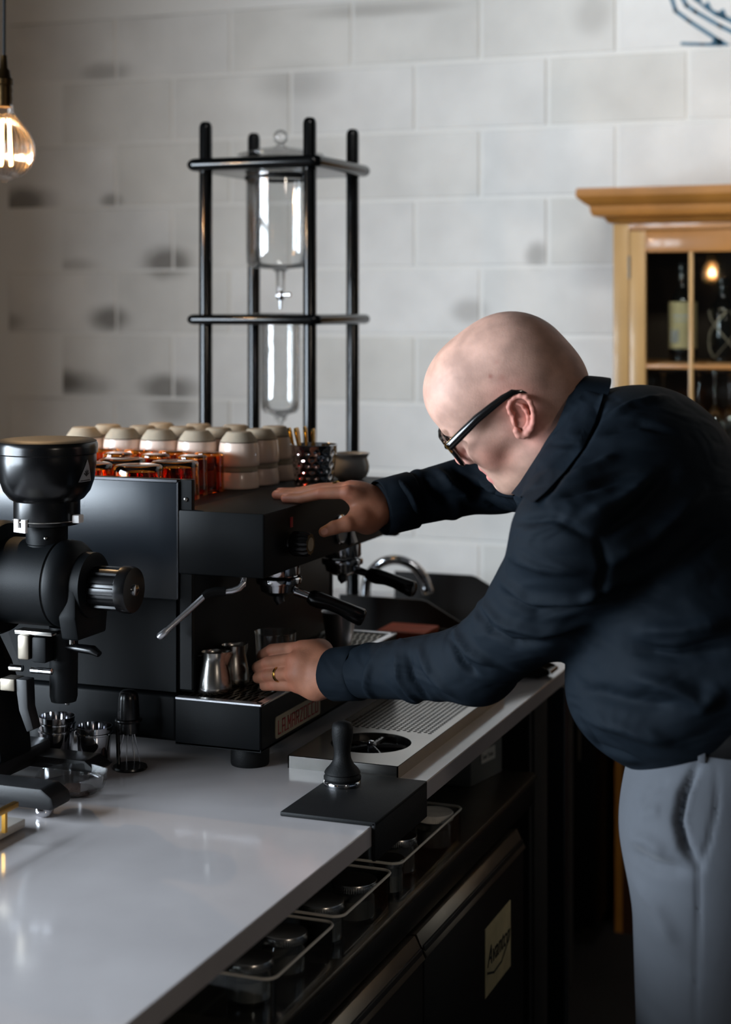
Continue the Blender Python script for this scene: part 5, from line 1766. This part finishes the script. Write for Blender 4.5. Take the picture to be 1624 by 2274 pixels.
# collar: a stand with a folded leaf, following the neck
c0, dN, dC = A(1211, 968, 2.425), A(1281, 838, 2.425) - A(1211, 968, 2.425), A(1262, 992, 2.425) - A(1211, 968, 2.425)
dC /= np.linalg.norm(dC)
hw = .0815
n = 72
rowsC = [(1.0, 0.0), (1.03, .0025), (1.07, .008), (1.12, .02), (1.17, .034), (1.20, .044), (1.19, .044), (1.14, .03), (1.08, .016), (1.02, .01), (.98, .016), (.97, .05)]
V, F = [], []
for (k_, h) in rowsC:
    for i in range(n):
        th = 2 * math.pi * (i + .5) / n
        c, s_ = math.cos(th), math.sin(th)      # th=0 at the nape, pi at the throat
        gap = max(0, -c) ** 10
        leaf = h * (1 + .55 * max(0, -c) ** 3 - .9 * max(0, -c) ** 40) if h > .012 and k_ > 1.0 else h
        side = s_ * hw * k_
        V.append(c0 + dN * c * k_ * (1 + .04 * max(0, -c)) - CD * side + dC * leaf)
nr = len(rowsC)
for r_ in range(nr - 1):
    for i in range(n):
        if i == n // 2 - 1: continue
        i2 = (i + 1) % n
        F.append((r_ * n + i, r_ * n + i2, (r_ + 1) * n + i2, (r_ + 1) * n + i))
obj('collar', V, F, M['shirt_cloth'], shirt, 60)

# the near leaf of the collar lies on the shoulder of the shirt
bvs = BVHTree.FromPolygons(sV.tolist(), sQ.tolist())
inn = [(1283, 836, 2.43), (1274, 850, 2.40), (1257, 897, 2.365), (1236, 948, 2.345), (1195, 1010, 2.34), (1155, 1072, 2.365), (1136, 1096, 2.39)]
outr_ = [(1347, 870), (1341, 892), (1318, 942), (1292, 998), (1252, 1052), (1212, 1100), (1188, 1122)]
rowsL = []
cam_o = Vector((0, 0, CAMZ))
for (ix, iy, iY), (ox, oy) in zip(inn, outr_):
    a0 = at(ix, iy, iY)
    r_ = bvs.ray_cast(cam_o, (Vector(at(ox, oy, 2.3)) - cam_o).normalized())
    b0 = np.array(r_[0]) + np.array(r_[1]) * .004 if r_[0] is not None else at(ox, oy, 2.36)
    row = []
    for q in np.linspace(0, 1, 7):
        pt = a0 * (1 - q) + b0 * q
        nr_ = bvs.find_nearest(Vector(pt))
        lift = np.array(nr_[0]) + np.array(nr_[1]) * .0055
        if q > .25 and nr_[3] < .04:
            pt = lift if (pt - np.array(nr_[0])) @ np.array(nr_[1]) < .0055 else pt
        row.append(pt)
    rowsL.append(row)
R3 = np.array(rowsL)
fine = []
for i in range(len(R3) - 1):
    for q in np.linspace(0, 1, 5)[:-1]: fine.append(R3[i] * (1 - q) + R3[i + 1] * q)
fine.append(R3[-1])
R3 = np.array(fine)
na, nb_ = R3.shape[:2]
top = R3.reshape(-1, 3)
bot = top + CD * .004
F = []
for i in range(na - 1):
    for j in range(nb_ - 1):
        k = i * nb_ + j
        F.append((k, k + 1, k + nb_ + 1, k + nb_))
        F.append(tuple(v + na * nb_ for v in (k + nb_, k + nb_ + 1, k + 1, k)))
for i in range(na - 1):
    for j in (0, nb_ - 1):
        k = i * nb_ + j
        F.append((k, k + nb_, k + nb_ + na * nb_, k + na * nb_))
for j in range(nb_ - 1):
    for i in (0, na - 1):
        k = i * nb_ + j
        F.append((k, k + 1, k + 1 + na * nb_, k + na * nb_))
obj('collar_leaf', np.vstack([top, bot]), F, M['shirt_cloth'], shirt, 60)

# ---- trousers, belt, shoes
ft = Field((-.60, 2.18, .05), (-.14, 2.68, 1.12), .0048)
ft.add(ft.ell((-.375, 2.42, .955), (.148, .20, .15)), 0)
ft.add(ft.ell((-.35, 2.42, 1.06), (.15, .17, .16)), .04)
ft.cut((0, 0, 1.108), (0, 0, 1))
for h, k, an in legs:
    ft.add(ft.cone(h, k, .118, .088), .05)
    ft.add(ft.cone(k, an + np.array((0, 0, -.03)), .088, .072), .03)
tV, tQ = ft.mesh()
tV = relax(tV, tQ, 3, .5)
TF = [([(1550, 1700), (1518, 1760), (1506, 1820), (1520, 1880), (1552, 1925)], .008, -.008), ([(1558, 1700), (1530, 1765), (1520, 1820), (1530, 1870)], .006, .0015), ([(1592, 1700), (1592, 1790), (1575, 1870), (1552, 1930), (1550, 2050), (1545, 2270)], .004, -.0016),
      ([(1400, 1890), (1450, 1920), (1530, 1935)], .012, -.004), ([(1400, 1860), (1440, 1870), (1480, 1900)], .012, .003), ([(1410, 1960), (1460, 2020), (1500, 2100)], .016, .003), ([(1420, 1780), (1450, 1750), (1490, 1735)], .012, -.0016), ([(1420, 1810), (1470, 1800)], .012, .002)]
tV = folds(tV, tQ, TF, 2.3)
obj('trousers', tV, tQ, M['trouser_cloth'], man, 179, label='grey blue trousers with a slanted side pocket')
bc = np.array((-.35, 2.42, 1.084))
waist = lambda a: 1 / math.sqrt(math.cos(a) ** 2 + (math.sin(a) / 1.133) ** 2)
g = G().lathe([(.1525, -.018), (.1545, -.016), (.1545, .016), (.1525, .018), (.148, .016), (.148, -.016)], bc, 56, 'z', lambda a, i: waist(a))
g.put('belt', M['leather'], man, 60)
for an in (-100, -60):
    a = math.radians(an)
    d = np.array((math.cos(a), math.sin(a), 0))
    r = .1555 * waist(a)
    c = bc + d * (r + .002)
    G().box(c[0] - .005, c[0] + .005, c[1] - .003, c[1] + .003, c[2] - .024, c[2] + .022, .001).put('belt_loop', M['trouser_cloth'], man)
for h, k, an in legs:
    g = G()
    V_ = [(an[0] + dx, an[1], z) for dx, z in ((.07, .055), (.03, .05), (-.06, .045), (-.13, .036), (-.16, .032))]
    g.tube(V_, [.04, .046, .046, .045, .026], 20, flat=.95)
    g.V = [(x, y, max(z, .012)) for x, y, z in g.V]
    s_ = g.put('shoe', M['leather'], man, 60)
    o = [(an[0] + .072 - .24 * q, .044 * math.sin(math.pi * min(1, .15 + q * .85)) ** .5 + .004) for q in np.linspace(0, 1, 12)]
    poly = [(x, an[1] + w) for x, w in o] + [(x, an[1] - w) for x, w in o[::-1]]
    G().prism(poly, 'z', 0, .013, .002, 1).put('sole', M['black_rubber'], s_)

# ---- glasses
gl = thing('glasses', tuple(to_world((.1, 0, .01))), None, None)
gl.parent = man
gl.location = Vector(WL[gl.name]) - WL[man.name]
gl['label'] = 'black acetate glasses with gold hinges'


def hw_(p): return to_world(np.array(p, float))


def rim_loop(s):
    pts = []
    for q in range(28):
        t = 2 * math.pi * q / 28
        c, s_ = math.cos(t), math.sin(t)
        e = .62
        y = .0255 * np.sign(c) * abs(c) ** e
        z = .0195 * np.sign(s_) * abs(s_) ** e
        y *= 1 + .06 * s_
        pts.append((.1235 - .010 * ((abs(s * .0335 + y) / .066) ** 2), s * .0335 + y, .0055 + 1.12 * z))
    return pts


g = G()
for s in (-1, 1):
    P = [hw_(p) for p in rim_loop(s)]
    g.tube(P + [P[0]], .0036, 8, cap=False)
    g.tube([hw_((.1165, s * .056, .0235)), hw_((.1155, s * .067, .028)), hw_((.110, s * .0715, .0285))], [.0042, .0045, .004], 8)
g.tube([hw_((.1235, -.011, .012)), hw_((.1255, 0, .014)), hw_((.1235, .011, .012))], .0034, 8)
g.tube([hw_((.1175, -.055, .0245)), hw_((.1245, -.012, .0265)), hw_((.1245, .012, .0265)), hw_((.1175, .055, .0245))], [.003, .0042, .0042, .003], 8)
g.put('frame_front', M['acetate'], gl, 60)
for s in (-1, 1):
    P = [hw_(p) for p in rim_loop(s)]
    n_ = len(P)
    obj('lens', P, [tuple(range(n_))], M['lens'], gl, None)
    pts = [(.1125, s * .0735, .0285), (.09, s * .076, .033), (.053, s * .0795, .0402), (.025, s * .0815, .0425), (.004, s * .083, .0438), (-.012, s * .083, .0435), (-.024, s * .0815, .037), (-.034, s * .0785, .024)]
    G().tube([hw_(p) for p in pts], [.0028, .0028, .0026, .0024, .0022, .0022, .002, .0018], 12, flat=2.5).put('temple_arm', M['acetate'], gl, 60)
    G().tube([hw_((.1140, s * .0765, .0365)), hw_((.1140, s * .0768, .0195))], .0016, 8).put('hinge_pin', M['gold'], gl, 60)
# rings
def ring_on(J, t, r, nm, label):
    a, b = J[0], J[1]
    c = a + (b - a) * t
    d = (b - a) / np.linalg.norm(b - a)
    G().lathe([(r, -.0025), (r + .0012, -.002), (r + .0012, .002), (r, .0025), (r - .001, 0)], c, 32, tuple(d)).put(nm, M['gold'], man, 60, label=label)
ring_on(lF[2][0], .52, .0118, 'wedding_ring', 'gold band on the left ring finger')
ring_on(rF[2][0], .45, .0112, 'finger_ring', 'gold ring on the right hand')
